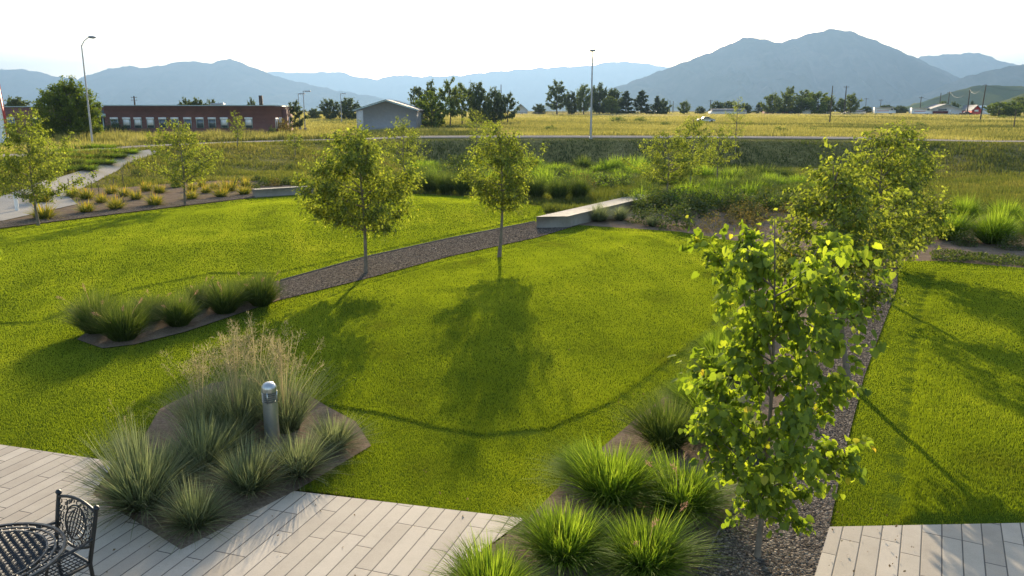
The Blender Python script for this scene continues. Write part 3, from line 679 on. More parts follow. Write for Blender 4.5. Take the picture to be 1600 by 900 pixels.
# lush grasses filling the basin
gb = np.random.default_rng(11); k = 0
def inpx(x, y): return True
for i in range(190):
    x = gb.uniform(640, 1440); y = gb.uniform(262, 300) if x < 1000 else gb.uniform(275, 330)
    if x > 1250 and y > 300: continue
    b = gb.random() < (.25 if x < 1000 else .5)
    clump(LOWD if b else LOWG, i, x, y, 36+gb.uniform(-8, 12)+(y-262)*.3, 'basin_grass_tuft', ('dark green' if b else 'bright green')+' grass tuft among the lush planting below the shaded bank', 'ornamental grass', ('dark' if b else 'bright')+' grass tufts of the basin planting', (), gb.uniform(.55, .95))
# shrubs and tufts beyond the seat wall
SH = [shrub_mesh(1100, .55, .75, .075, 200+i, M['shrub']) for i in range(3)]; SR = [shrub_mesh(700, .5, .7, .06, 210+i, M['shrub_red']) for i in range(2)]
sl_ = [(1057,356,60,0,'olive shrub at the lawn edge beyond the seat wall'),(1112,362,48,1,'bronze shrub right of the olive shrub at the lawn edge'),
 (1085,338,60,0,'rounded green shrub behind the olive shrub at the lawn edge'),(1032,330,54,0,'leafy shrub near the far end of the seat wall'),
 (1170,358,52,1,'bronze twiggy shrub in the mulch left of the nearest tree top'),(1140,330,56,0,'green shrub in the middle of the far mulch bed'),
 (1195,330,56,0,'green shrub behind the bronze twiggy shrub'),(1235,345,50,1,'bronze shrub close behind the nearest tree top'),(975,322,40,0,'green shrub overlapping the far end of the seat wall'),
 (1508,384,34,0,'small dark shrub between the two tall grasses in the right bed'),(1580,390,36,0,'small dark shrub at the right end of the right bed'),
 (1004,318,36,0,'leafy shrub just past the end of the seat wall'),(455,266,16,0,'round green bush on the slope above the low left wall'),(215,276,20,0,'green weed bush on the slope between the path and the bed'),
 (1420,372,40,0,'dark shrub at the left end of the right bed')]
for i, (x, y, w, kd, lab) in enumerate(sl_):
    p = at(x, y); s = mpp(p)*w/1.1; put('shrub', (SR if kd else SH)[i % 2], p, i*1.1, s, lab, 'shrub', 'shrubs of the garden beds')
for i, (x, y, w, kd, lab) in enumerate([(935,346,44,1,'feathery tuft against the front of the seat wall'),(968,344,40,1,'second feathery tuft in front of the seat wall, near the lawn edge'),
  (1018,354,26,1,'small lone grass tuft at the lawn edge'),(1482,374,62,0,'large bright grass tuft with tan base in the right bed'),
  (1552,380,68,0,'large bright grass tuft second from the left in the right bed'),(1620,372,68,0,'large grass tuft cut by the right border in the right bed'),(1505,348,50,0,'grass tuft behind the others in the right bed'),(1570,350,50,0,'rear grass tuft of the right bed near the border')]):
    clump(BL if kd else FN, i, x, y, w, 'fountain_grass_tuft', lab, 'ornamental grass', 'grasses of the far beds', [('dry_skirt', ST[i % 2])], 1.1 if kd == 0 else .9)
g6 = np.random.default_rng(66)
for i in range(34):
    x, y = (g6.uniform(650, 1000), g6.uniform(276, 304)) if i < 14 else (g6.uniform(1005, 1330), g6.uniform(318, 350))
    if y > 338 and x > 1230: y -= 12
    rd = i % 4 == 1; p = at(x, y); s = mpp(p)*g6.uniform(34, 56)/1.1
    put('shrub', (SR if rd else SH)[i % 2], p, i*1.3, (s, s, s*g6.uniform(.7, 1.1)), ('bronze' if rd else 'green')+' leafy shrub mixed into the lush planting beyond the lawns', 'shrub', ('bronze' if rd else 'green')+' shrubs mixed into the far planting')
for i, (x, y, w, lab) in enumerate([(1118,560,58,'fountain grass tuft just left of the nearest tree crown by the lawn curve'),(1080,632,74,'fountain grass tuft between the lawn edge and the shaded tuft'),(1142,545,50,'bright tuft against the nearest tree crown near the lawn curve'),(905,735,60,'small tuft at the lawn edge above the patio tip'),(1150,700,80,'tuft beneath the nearest tree crown beside the edging')]):
    clump(FN, i, x, y, w, 'fountain_grass_tuft', lab, 'ornamental grass', 'fountain grasses in the right foreground bed', [('dry_skirt', ST[i % 2])], .95)
# creeping groundcover along the right bed
gx = np.random.default_rng(12); P = []
for i in range(9000):
    a = gx.uniform(1455, 1800); q = flat(a, 409+(a-1470)*.062-gx.uniform(0, 12)); P.append((q[0], q[1], hz(*q)+gx.uniform(.02, .16)))
P = np.array(P); P[:, 2] += .08*noise(P[:, 0], P[:, 1], .8)
tag(link('groundcover', leaves_mesh(P, np.tile([0, 0, 1.], (len(P), 1)), .07, gx, M['shrub'], hang=0)), 'creeping olive groundcover along the edge of the right bed', 'groundcover', None, 'stuff')
for x, y, hgt in ((145,305,.9),(155,306,.8),(179,300,1.0),(193,291,1.3),(109,303,1.0),(116,303,1.0),(193,317,.6)):
    p = at(x, y); MBs = MB().box((0, 0, hgt/2), (.05, .05, hgt)); MBs.box((0, 0, hgt+.02), (.03, .03, .05)); tag(MBs.build('garden_stake', M['wood'], None, p, .4), 'thin wooden stake standing among the yellow tufts of the left mulch bed', 'stake', 'wooden stakes in the left mulch bed')
# loose gravel stones on the strips
def stones(name, P, n, size, m, label, r0=8):
    A = np.array(P); lo, hi = A.min(0), A.max(0); g = np.random.default_rng(len(P)+n); x = g.uniform(lo[0], hi[0], n*3); y = g.uniform(lo[1], hi[1], n*3)
    k = sdpoly(x, y, P) > .02; x, y = x[k][:n], y[k][:n]; z = H(x, y)+.035; q = len(x)
    T = np.array([[1,0,0],[-.5,.87,0],[-.5,-.87,0],[0,0,.8],[0,0,-.5]]); TF = [[0,1,3],[1,2,3],[2,0,3],[1,0,4],[2,1,4],[0,2,4]]
    s = size*g.uniform(.4, 1.2, q)*np.maximum(1, np.hypot(x, y)/18); rot = g.normal(0, 1, (q, 3, 3)); V = np.einsum('kj,nji->nki', T, rot/1.6)*s[:, None, None]
    V += np.stack([x, y, z], 1)[:, None]; Fq = (np.array(TF)[None]+(np.arange(q)*5)[:, None, None]).reshape(-1, 3)
    o = link(name, mkmesh(name, V.reshape(-1, 3), Fq, np.repeat(g.random(q), 5), m)); tag(o, label, 'gravel', None, 'stuff')
def m_stone():
    m, nt, n, l, p = mat('crushed stone'); a = n.new('ShaderNodeAttribute'); a.attribute_name = 'v'
    l.new(ramp(n, l, a.outputs['Fac'], [(0, (.045,.038,.032)), (.6, (.12,.10,.083)), (.9, (.22,.185,.15)), (1, (.40,.34,.27))]), p.inputs['Base Color']); p.inputs['Roughness'].default_value = .95; p.inputs['Specular IOR Level'].default_value = .08; return m
M['stone'] = m_stone()
stones('loose_gravel', P_RGR, 42000, .013, M['stone'], 'dark crushed gravel lying in the right gravel strip')
stones('loose_gravel', P_GR1, 26000, .013, M['stone'], 'dark crushed gravel lying in the diagonal gravel strip')
# fallen leaves and straw bits
gl = np.random.default_rng(31); P = []
for i in range(640):
    if i < 420: q = (gl.uniform(1.8, 5.2), gl.uniform(7.5, 15)); dz = .055
    elif i < 510: q = (gl.uniform(-6, 1.5), gl.uniform(7.5, 11.5)); dz = .05
    else: q = (gl.uniform(-10, 8), gl.uniform(10, 26)); dz = .06
    P.append((q[0], q[1], hz(*q)+dz))
P = np.array(P)
tag(link('leaf_litter', leaves_mesh(P, np.zeros((len(P), 3)), .035, gl, M['thatch'], hang=0)), 'scattered dry fallen leaves on paving, gravel and lawn', 'leaf litter', None, 'stuff')
# ------------------------------------------------------------------ seat walls
def wall(P4, h, label, top=None):
    z0 = min(hz(*p) for p in P4)-.15
    mb = MB(); mb.prism([(x, y, z0) for x, y in P4], (0, 0, h+.15))
    me = mb.mesh('seat_wall', M['concrete']); o = link('seat_wall', me); tag(o, label, 'wall')
    md = o.modifiers.new('bevel', 'BEVEL'); md.width = .012; md.segments = 2; return o
a, b = np.array(flat(838, 357)), np.array(flat(995, 318)); d = (b-a)/np.linalg.norm(b-a); nrm = np.array([d[1], -d[0]])
c = np.array(flat(887, 356)); k_ = .93
wall([tuple(a), tuple(c), tuple(c+(b-a)*k_), tuple(b)], .60, 'long pale concrete seat wall running away from the end of the diagonal gravel strip')
a, b = np.array(flat(400, 308)), np.array(flat(490, 302)); d = (b-a)/np.linalg.norm(b-a); nrm = np.array([-d[1], d[0]])
wall([tuple(a), tuple(b), tuple(b+nrm*.6), tuple(a+nrm*.6)], .55, 'short grey concrete wall between the left mulch bed and the far lawn')
# ------------------------------------------------------------------ bollard light
p = at(427, 703); t = tag(empty('bollard_light', p), 'silver bollard light with domed top and louvres in the planter bed', 'bollard light')
t.scale = (1.22, 1.22, 1.15)
MB().lathe([(.098,0),(.098,.74)], k=32).build('post', M['metal'], t, smooth=True)
MB().lathe([(.112,0),(.112,.03),(.098,.04)], k=32).build('base_ring', M['metal'], t, smooth=True)
MB().lathe([(.075,.735),(.075,.9)], k=24).build('lens', M['darkslot'], t, smooth=True)
for k in range(5):
    z = .745+k*.03; MB().lathe([(.07,z+.014),(.1,z),(.1,z+.008),(.07,z+.022)], k=32).build('louvre', M['metal'], t, smooth=True)
MB().lathe([(.07,.895),(.1,.893),(.101,.94)]+[(.101*math.cos(q), .94+.095*math.sin(q)) for q in np.linspace(.1, math.pi/2-.001, 9)], k=32).build('dome', M['metal'], t, smooth=True)
for a_ in (0, math.pi*.5, math.pi, math.pi*1.5):
    MB().box((math.cos(a_)*.094, math.sin(a_)*.094, .82), (.022, .012, .17), a_).build('strut', M['metal'], t)
# small white post on the path at left
p = at(27, 330); t = tag(empty('bollard_light', p), 'small pale bollard on the concrete path behind the far left tree', 'bollard light')
MB().lathe([(.14,0),(.14,.02),(.1,.03),(.1,.8),(.1,.84)], k=16).build('post', M['white'], t, smooth=True)
MB().lathe([(.1,.84),(.11,.86),(.10,.93),(.05,.97),(.001,.98)], k=16).build('cap', M['trim'], t, smooth=True)
# ------------------------------------------------------------------ table and chair
c = flat(-24, 874, .9); FS = 1.22; t = tag(empty('garden_table', (c[0], c[1], .03)), 'round black cast iron patio table with openwork top', 'table')
Rt = .62; mb = MB(); th = np.linspace(0, 2*math.pi, 49)[:-1]
mb.lathe([(Rt-.025,.70),(Rt,.70),(Rt+.006,.712),(Rt,.724),(Rt-.025,.724),(Rt-.025,.70)], k=48).build('rim', M['iron'], t, smooth=True)
mb = MB()
for rr in (Rt-.15, Rt-.085):
    mb.lathe([(rr-.008,.706),(rr+.008,.706),(rr+.008,.72),(rr-.008,.72),(rr-.008,.706)], k=48)
for i in range(26):   # scrolls round the border
    a_ = i*2*math.pi/26
    q = [((Rt-.115+.03*math.cos(s)*(1 if i % 2 else .7))*math.cos(a_+.055*math.sin(s)), (Rt-.115+.03*math.cos(s))*math.sin(a_+.055*math.sin(s)), .714) for s in np.linspace(0, 6.28, 13)[:-1]]
    mb.tube(q, .006, 4, True)
    q = [((Rt-.055+.026*math.cos(s))*math.cos(a_+.1+.05*math.sin(s)), (Rt-.055+.026*math.cos(s))*math.sin(a_+.1+.05*math.sin(s)), .714) for s in np.linspace(0, 6.28, 13)[:-1]]
    mb.tube(q, .006, 4, True)
Ri = Rt-.155
for dr in (0, 1):     # basket weave of flat bars, rising and dipping
    for k in np.arange(-Ri+.02, Ri, .042):
        L = math.sqrt(Ri*Ri-k*k); n_ = max(4, int(L*2/.021)); s = np.linspace(-L, L, n_)
        zz = .713+.005*np.sin(s*math.pi/.042+(math.pi/2 if dr else -math.pi/2)+round(k/.042)*math.pi)
        for off in (-.008, .008):
            pts = np.column_stack([s, np.full(n_, k+off), zz]) if dr else np.column_stack([np.full(n_, k+off), s, zz])
            mb.tube(pts, .0065, 4)
mb.build('top_lattice', M['iron'], t, smooth=True)
for i in range(4):
    a_ = .5+i*math.pi/2; pr = [(.44,.70),(.40,.6),(.25,.45),(.20,.32),(.27,.16),(.42,.04),(.46,.0)]
    MB().tube([(r_*math.cos(a_), r_*math.sin(a_), z) for r_, z in pr], [.018,.018,.02,.02,.018,.018,.022], 8).build('leg', M['iron'], t, smooth=True)
MB().lathe([(.2,.318),(.212,.318),(.212,.332),(.2,.332),(.2,.318)], k=32).build('brace_ring', M['iron'], t, smooth=True)
t.scale = (FS,)*3
# chair: origin at seat centre on the floor; local +X across the back, +Y toward the back
pa, pb = Vector((*flat(91, 768, 1.19), 0)), Vector((*flat(150, 793, 1.19), 0)); ax = (pb-pa); cw = .47; mid = (pa+pb)/2
rz = math.atan2(ax.y, ax.x); back = Vector((-math.sin(rz), math.cos(rz), 0)); tc = Vector((c[0], c[1], 0))
if (mid+back-tc).length < (mid-back-tc).length: back = -back; rz += math.pi
org = mid-back*.30*FS
t = tag(empty('garden_chair', (org.x, org.y, .03), rz), 'black cast iron chair with pierced oval back turned towards the round table', 'chair'); t.scale = (max(FS, ax.length/.48), FS, FS)
hw = cw/2
def bp(x, z): return (x, .20+(z-.43)*.20, z)   # leaning back plane
for sx in (-1, 1):
    MB().tube([(sx*hw*.98, .24, 0), (sx*hw*.96, .21, .2), (sx*hw*.92, .20, .43), bp(sx*hw*.96, .62), bp(sx*hw, .80), bp(sx*hw*1.02, .93)], [.014,.016,.018,.018,.018,.016], 10).build('rear_leg', M['iron'], t, smooth=True)
    q = bp(sx*hw*1.02, .945); MB().lathe([(.001,-.03),(.022,-.018),(.028,0),(.02,.018),(.001,.028)], q, 12).build('finial', M['iron'], t, smooth=True)
    MB().tube([(sx*hw*.9, -.20, 0), (sx*hw*.86, -.22, .12), (sx*hw*.94, -.2, .3), (sx*hw*.92, -.19, .43)], .014, 8).build('front_leg', M['iron'], t, smooth=True)
    MB().tube([bp(sx*hw*.97, .66), (sx*(hw+.03), .1, .665), (sx*(hw+.045), -.08, .66), (sx*(hw+.03), -.19, .63), (sx*hw, -.2, .54), (sx*hw*.93, -.19, .43)], .013, 8).build('armrest', M['iron'], t, smooth=True)
xs = np.linspace(-hw, hw, 15)
MB().tube([bp(x, .90+.055*math.cos(x/hw*math.pi/2)**.8 if abs(x) < hw else .90) for x in xs], .015, 8).build('top_rail', M['iron'], t, smooth=True)
MB().tube([bp(x, .60-.09*math.cos(x/hw*math.pi/2)) for x in xs], .012, 8).build('lower_rail', M['iron'], t, smooth=True)
mb = MB(); cz = .735; ra, rb = .125, .155
mb.tube([bp(ra*math.cos(s), cz+rb*math.sin(s)) for s in np.linspace(0, 6.283, 33)[:-1]], .008, 6, True)
for k in (-.75, -.45, -.15, .15, .45, .75):     # curved lattice in the oval
    mb.tube([bp(ra*(k*math.cos(s*.9)*1.0+.28*s*math.cos(k)), cz+rb*math.sqrt(max(0, 1-(k)**2))*s) for s in np.linspace(-.95, .95, 11)], .006, 5)
    mb.tube([bp(ra*math.sqrt(max(0, 1-k*k))*s, cz+rb*(k+.22*(1-s*s)-.1)) for s in np.linspace(-1, 1, 11)], .006, 5)
mb.build('oval_lattice', M['iron'], t, smooth=True)
mb = MB(); gs = np.random.default_rng(4)
for i in range(34):     # leafy scrolls between oval and frame
    a_ = i*2*math.pi/34; rx, rz_ = (ra+.04+.018*(i % 2)), (rb+.035+.02*(i % 2)); X0, Z0 = rx*math.cos(a_), cz+rz_*math.sin(a_)
    if abs(X0) > hw-.02 or Z0 > .93 or Z0 < .53: continue
    s0 = gs.uniform(0, 6); mb.tube([bp(X0+(.008+.024*s/5)*math.cos(s+s0), Z0+(.008+.026*s/5)*math.sin(s+s0)) for s in np.linspace(0, 5, 12)], .0055, 4)
for sx in (-1, 1):
    for z0 in np.arange(.6, .92, .055):
        mb.tube([bp(sx*(hw-.028+.018*math.cos(s)), z0+.024*math.sin(s)) for s in np.linspace(0, 5.2, 10)], .0055, 4)
mb.build('scrollwork', M['iron'], t, smooth=True)
mb = MB(); mb.tube([(-hw*.95, .2, .43), (-hw*1.02, 0, .435), (-hw*.95, -.2, .43), (0, -.235, .43), (hw*.95, -.2, .43), (hw*1.02, 0, .435), (hw*.95, .2, .43), (0, .215, .43)], .014, 8, True)
for k in np.arange(-.2, .21, .04): mb.tube([(k, -.21, .43), (k, .2, .43)], .006, 4); mb.tube([(-.22, k, .434), (.22, k, .434)], .006, 4)
mb.build('seat', M['iron'], t, smooth=True)
# ------------------------------------------------------------------ street lamps
def lamp(px, py, top, side, label, arm=1.6, r=.11, flat_head=False, double=False):
    p = at(px, py); h = zat(p, top); t = tag(empty('street_lamp', p), label, 'street lamp', 'street lamps')
    MB().lathe([(r*1.6,0),(r*1.6,.25),(r,.3),(r*.55,h*.93 if not flat_head else h)], k=12).build('pole', M['pole'], t, smooth=True)
    if flat_head:
        MB().box((side*arm/2, 0, h-.06), (arm, .08, .1)).build('arm', M['pole'], t)
        MB().box((side*arm, 0, h-.06), (1.0, .5, .18)).build('lamp_head', M['pole'], t)
        MB().lathe([(.001,.6),(.3,.6),(.3,0)], k=12).build('footing', M['concrete'], t)
    else:
        MB().tube([(0, 0, h*.92), (side*arm*.35, 0, h*.965), (side*arm, 0, h)], .05, 8).build('arm', M['pole'], t, smooth=True)
        MB().tube([(side*arm*.9, 0, h), (side*arm*1.1, 0, h+.02), (side*(arm*1.0+.5), 0, h-.02), (side*(arm+.75), 0, h-.05)], [.06, .14, .15, .05], 8).build('lamp_head', M['pole'], t, smooth=True)
    return t
lamp(145, 229, 58, 1, 'tall street lamp with curved arm beside the leafy roadside tree at left', .9)
_lt = lamp(923, 217, 79, .02, 'tall slim street lamp standing alone beyond the dark bank', .01, .15)
MB().box((0, 0, zat(at(923,217), 79)), (.75, .5, .28)).build('lamp_head', M['pole'], _lt)
lamp(477, 205, 142, 1, 'rear taller of two flat headed lamps beside the brick building', .9, .12, True)
lamp(469, 204, 146, 1, 'shorter left one of two flat headed lamps beside the brick building', .8, .12, True)
lamp(534, 192, 146, 1, 'flat headed lamp left of the grey shed', 1.0, .14, True)
# pylon at the left border
p = atY(5, 95); h = zat(p, 104); t = tag(empty('sign_pylon', p), 'tall white pylon with red edge at the left border', 'pylon')
MB().prism([(-.45,0,0),(.45,0,0),(.42,0,h*.3),(.12,0,h),(-.12,0,h),(-.42,0,h*.3)], (0,.3,0)).build('panel', M['white'], t)
MB().prism([(.45,-.03,0),(.57,-.03,0),(.54,-.03,h*.3),(.22,-.03,h+.1),(.12,-.03,h),(.42,-.03,h*.3)], (0,.36,0)).build('edge_strip', M['red'], t)
MB().box((-1.2, .1, h*.28), (1.1, .3, .9)).build('sign_box', M['red'], t)
p = at(15, 232); t = tag(empty('marker_post', p), 'thin white marker post with red tip near the left border', 'post')
MB().lathe([(.06,0),(.06,1.2)], k=8).build('post', M['white'], t); MB().lathe([(.09,1.2),(.09,1.55),(.001,1.6)], k=8).build('tip', M['red'], t)
# ------------------------------------------------------------------ brick building
def building():
    Y = 128.0; p0 = atY(166, Y); p1 = atY(430, Y); z = min(p0.z, p1.z)-.1; t = tag(empty('brick_building', (p0.x, Y, z)), 'long low red brick building with flat roof and white topped windows', 'building')
    L = p1.x-p0.x; h = zat(Vector((p0.x, Y, z)), 165.5); dep = 26
    sk = (-7.6, dep)   # right side wall runs away and to the right
    mb = MB(); mb.prism([(0,0,0),(L,0,0),(L+sk[0]+3.5,dep,0),(0,dep,0)], (0,0,h)); mb.build('walls', M['brick'], t)
    MB().prism([(-.08,-.08,h),(L+.1,-.08,h),(L+sk[0]+3.6,dep+.08,h),(-.08,dep+.08,h)], (0,0,.14)).build('roof_trim', M['trim'], t)
    s = (h)/(208-165.5)
    for i, wx in enumerate([181,200,217.5,237,256,275,295,314,333,352,390]):
        x = (wx-166)/264*L; wz = h*.30
        f = MB().box((x, -.02, h*.30+.75), (1.15, .08, 1.55)).build('window', M['trim'], t)
        MB().box((x, -.075, h*.30+.73), (.98, .03, 1.4)).build('pane', M['glass'], f)
        MB().box((x, -.10, h*.30+1.46), (1.22, .14, .30)).build('blind', M['white'], f)
        if i in (1, 3, 9, 10, 2): MB().box((x, -.10, h*.30+(.9)), (.9, .02, 1.0)).build('shade', M['white'], f)
    e = np.array([sk[0]+3.5, dep]); e = e/np.linalg.norm(e); a_ = math.atan2(e[1], e[0])
    for k in (1.5, 3.6, 6.5, 8.6, 14, 16.5, 21):
        x, y = L+e[0]*k, e[1]*k
        f = MB().box((x+.03, y, h*.30+.7), (1.0, .12, 1.7), a_).build('window', M['white'], t)
        MB().box((x+.09, y, h*.30+.65), (.8, .08, 1.45), a_).build('pane', M['glass'], f)
    x, y = L+e[0]*11, e[1]*11; MB().box((x+.3, y, h*.42), (1.6, .9, h*.95), a_).build('chimney_pier', M['brick'], t)
    # recessed entrance and left wing
    MB().box((-1.3, 3.2, h*.43), (2.6, .4, h*.86)).build('entrance_glazing', M['glass'], t)
    MB().box((-1.2, 1.2, h*.70), (2.8, 2.8, .5)).build('entrance_canopy', M['trim'], t)
    for q in (-2.3, -.4): MB().box((q, .3, h*.33), (.16, .16, h*.66)).build('column', M['trim'], t)
    pl = atY(-70, Y); LL = p0.x-2.6-pl.x
    MB().box((-2.6-LL/2, 8, h*.48), (LL, 16, h*.96)).build('wing', M['brick'], t)
    MB().box((-2.6-LL/2, 8, h*.96+.07), (LL+.2, 16.2, .14)).build('wing_trim', M['trim'], t)
    for wx in (20, 60, 90, 125):
        x = (wx-166)/264*L; f = MB().box((x, -.04, h*.30+.75), (1.15, .1, 1.55)).build('window', M['trim'], t)
        MB().box((x, -.10, h*.30+.73), (.98, .03, 1.4)).build('pane', M['glass'], f); MB().box((x, -.12, h*.30+1.46), (1.22, .14, .30)).build('blind', M['white'], f)
    MB().box((15, 8, h+.3), (2.0, 1.5, .4)).build('roof_unit', M['pole'], t); MB().box((22.5, 7, h+.9), (.5, .5, 1.6)).build('vent_stack', M['brown'], t)
    # bushes by the wall are things of their own
    for bx, w_, lab in ((181, 17, 'dark round bush against the brick wall at the left windows'), (425, 9, 'dark bush at the right corner of the brick building')):
        q = atY(bx, Y-2.2); put('bush', shrub_mesh(900, 1.6*w_/14, 2.0*w_/14, .28, 230+bx, M['leaf_dark']), q, 0, 1, lab, 'bush')
    q = atY(440, Y+4); put('bush', shrub_mesh(900, 2.2, 2.3, .3, 239, M['shrub_red']), q, 0, 1, 'dark reddish bushes along the side wall of the brick building', 'bush')
building()
# ------------------------------------------------------------------ gable houses
def house(px0, px1, base_py, eave_py, ridge_py, label, wallm, roofm, Y=None, side=None, name='shed', dep=9, gable=True, win=(), over=.35, door=None):
    p = atY((px0+px1)/2, Y) if Y else at((px0+px1)/2, base_py); s = mpp(p); w = (px1-px0)*s; z0 = p.z-.2
    he, hr = zat(p, eave_py)+.2, zat(p, ridge_py)+.2; t = tag(empty(name, (p.x, p.y, z0)), label, 'house' if name != 'shed' else 'shed')
    if gable:
        MB().prism([(-w/2,0,0),(w/2,0,0),(w/2,0,he),(0,0,hr),(-w/2,0,he)], (0,dep,0)).build('walls', wallm, t)
        ov = over; sl2 = (hr-he)/(w/2)
        for sx in (-1, 1):
            e_ = (sx*(w/2+ov), he-sl2*ov+.02)
            MB().prism([(0,-ov,hr+.02),(e_[0],-ov,e_[1]),(e_[0],-ov,e_[1]+.2),(0,-ov,hr+.22)], (0,dep+2*ov,0)).build('roof', roofm, t)
            MB().prism([(0,-ov-.04,hr-.04),(e_[0],-ov-.04,e_[1]-.06),(e_[0],-ov-.04,e_[1]+.23),(0,-ov-.04,hr+.25)], (0,.035,0)).build('fascia', M['trim'], t)
    else:
        MB().box((0, dep/2, he/2), (w, dep, he)).build('walls', wallm, t)
        MB().prism([(-w/2-.3,-.4,he),(-w/2-.3,dep+.4,he),(-w/2-.3,dep/2,hr)], (w+.6,0,0)).build('roof', roofm, t)
    for (wx, wy, ww, wh, mm) in win:
        MB().box(((wx-(px0+px1)/2)*s, -.05, zat(p, wy)+.2), (ww*s, .1, wh*s)).build('window' if mm != 'white' else 'door', M[mm], t)
    return t, w, he, hr
t, w, he, hr = house(558, 651, 204, 172, 157.5, 'grey gabled shed with pale green roof trim in front of the trees', M['grey_stucco'], M['roofgrey'], None, dep=13, over=.5)
MB().box((-w/2+.62, -.03, he*.5), (1.25, .05, he-.02)).build('block_strip', M['block'], t)
p = at(661, 199); s = mpp(p); MB_ = MB().box((0,0,1.0), (2.2,1.6,2.0)); MB_.box((0,0,2.04),(2.4,1.8,.1)); tag(MB_.build('trash_enclosure', M['brown'], None, p), 'dark brown boxy enclosure at the right side of the grey shed', 'enclosure')
YF = 350
house(1200,1252,178,173.5,167,'long low house with dark roof left of the gabled white house', M['brick'], M['roofdark'], YF, name='house', gable=False, win=[(1213,175.5,14,3,'glass'),(1238,175.5,14,3,'glass')])
house(1253,1266,178,173,165.5,'white gable end house in front of the broad trees', M['white'], M['roofgrey'], YF-4, name='house')
house(1263,1297,178,173.5,166,'grey roofed house right behind the lone utility pole', M['block'], M['roofgrey'], YF, name='house', gable=False, win=[(1280,175.8,20,2.5,'brown')])
house(1114,1166,178,173.5,170,'long white low building behind the young roadside trees', M['white'], M['roofgrey'], YF, name='house', gable=False)
house(1326,1352,178,174.5,172,'small white low building right of the round tree', M['white'], M['roofgrey'], YF, name='house', gable=False)
house(1450,1502,178,171.5,163,'wide pale house with garage and shallow grey gable', M['block'], M['roofgrey'], YF, name='house', win=[(1471,171.5,13,2.5,'glass'),(1468,175.5,24,4,'cardark'),(1483,174.5,3,5,'white')])
house(1517,1532,178,172,164.5,'red gable end house with white front beside the leaning pole', M['red'], M['roofgrey'], YF, name='house', win=[(1524,173,6,3,'white')])
house(1530,1546,178,172,165,'blue roofed outbuilding joined behind the red gable', M['white'], M['roofblue'], YF+6, name='house', gable=False)
house(803,824,180,172,163,'dark roofed house among the trees right of the tree cluster', M['block'], M['roofdark'], YF+20, name='house')
house(1008,1040,181,177,173,'brown low barn among the dark conifers', M['brown'], M['roofdark'], YF+30, name='house', gable=False)
house(560,600,181,177,173,'distant low brown building behind the tree left of the shed', M['brown'], M['roofdark'], YF+30, name='house', gable=False)
# ------------------------------------------------------------------ vehicles
def car(px, py, length, paint, label, Y=None, name='parked_car', kind='car', rz=0):
    p = atY(px, Y) if Y else at(px, py); t = tag(empty(name, p, rz), label, kind); L = length/2
    if kind == 'car':
        prof = [(-L,.35),(-L,.75),(-L*.82,.92),(-L*.5,.98),(-L*.28,1.42),(L*.25,1.44),(L*.55,1.0),(L*.9,.88),(L,.7),(L,.35)]
        MB().prism([(x,-.85,z) for x, z in prof], (0,1.7,0)).build('body', paint, t)
        MB().prism([(x,-.87,z) for x, z in [(-L*.42,1.0),(-L*.26,1.36),(L*.22,1.38),(L*.45,1.0)]], (0,1.74,0)).build('side_windows', M['glass'], t)
    else:
        MB().prism([(x,-1.1,z) for x, z in [(-L,.6),(-L,2.9),(L*.7,2.9),(L*.82,1.9),(L,1.7),(L,.6)]], (0,2.2,0)).build('body', paint, t)
        MB().box((L*.62, 0, 2.2), (.9, 2.24, .6)).build('side_windows', M['glass'], t)
        MB().box((-L*.2, 0, 1.5), (L*1.1, 2.23, .25)).build('stripe', M['red'], t)
    for x in (-L*.62, L*.62):
        for y in (-.78, .78):
            w = MB(); w.lathe([(.001,-.1),(.33,-.1),(.33,.1),(.001,.1)], k=16); o = w.build('wheel', M['rubber'], t, (x, y, .33)); o.rotation_euler = (R(90), 0, 0)
    return t
car(1102, 184, 4.5, M['carwhite'], 'pale sedan car driving across the meadow road behind the young trees', Y=205)
car(1437, 178, 8.5, M['white'], 'white motorhome with red stripe parked left of the wide pale house', Y=YF-12, name='parked_motorhome', kind='motorhome')
car(1380, 178, 9, M['white'], 'white trailer like van parked far off between the poles', Y=YF-5, name='parked_van', kind='van')
car(1508, 178, 4.6, M['cardark'], 'dark red car parked between the pale house and the red house', Y=YF-8)
car(976, 179, 4.6, M['red'], 'small red car parked in front of the dark conifers', Y=YF-5)
car(1028, 179, 4.6, M['white'], 'small white car parked near the last dark conifer', Y=YF-5)
# rail fence
p0, p1 = atY(800, YF-12), atY(990, YF-12); t = tag(empty('rail_fence', p0), 'low grey rail fence in front of the dark row of trees', 'fence')
n_ = 24
for i in range(n_+1): q = p0.lerp(p1, i/n_); MB().box((q.x-p0.x, 0, .55), (.16, .16, 1.2)).build('post', M['rail'], t)
for zz in (.5, 1.0): MB().box(((p1.x-p0.x)/2, 0, zz), (p1.x-p0.x, .06, .16)).build('rail', M['rail'], t)
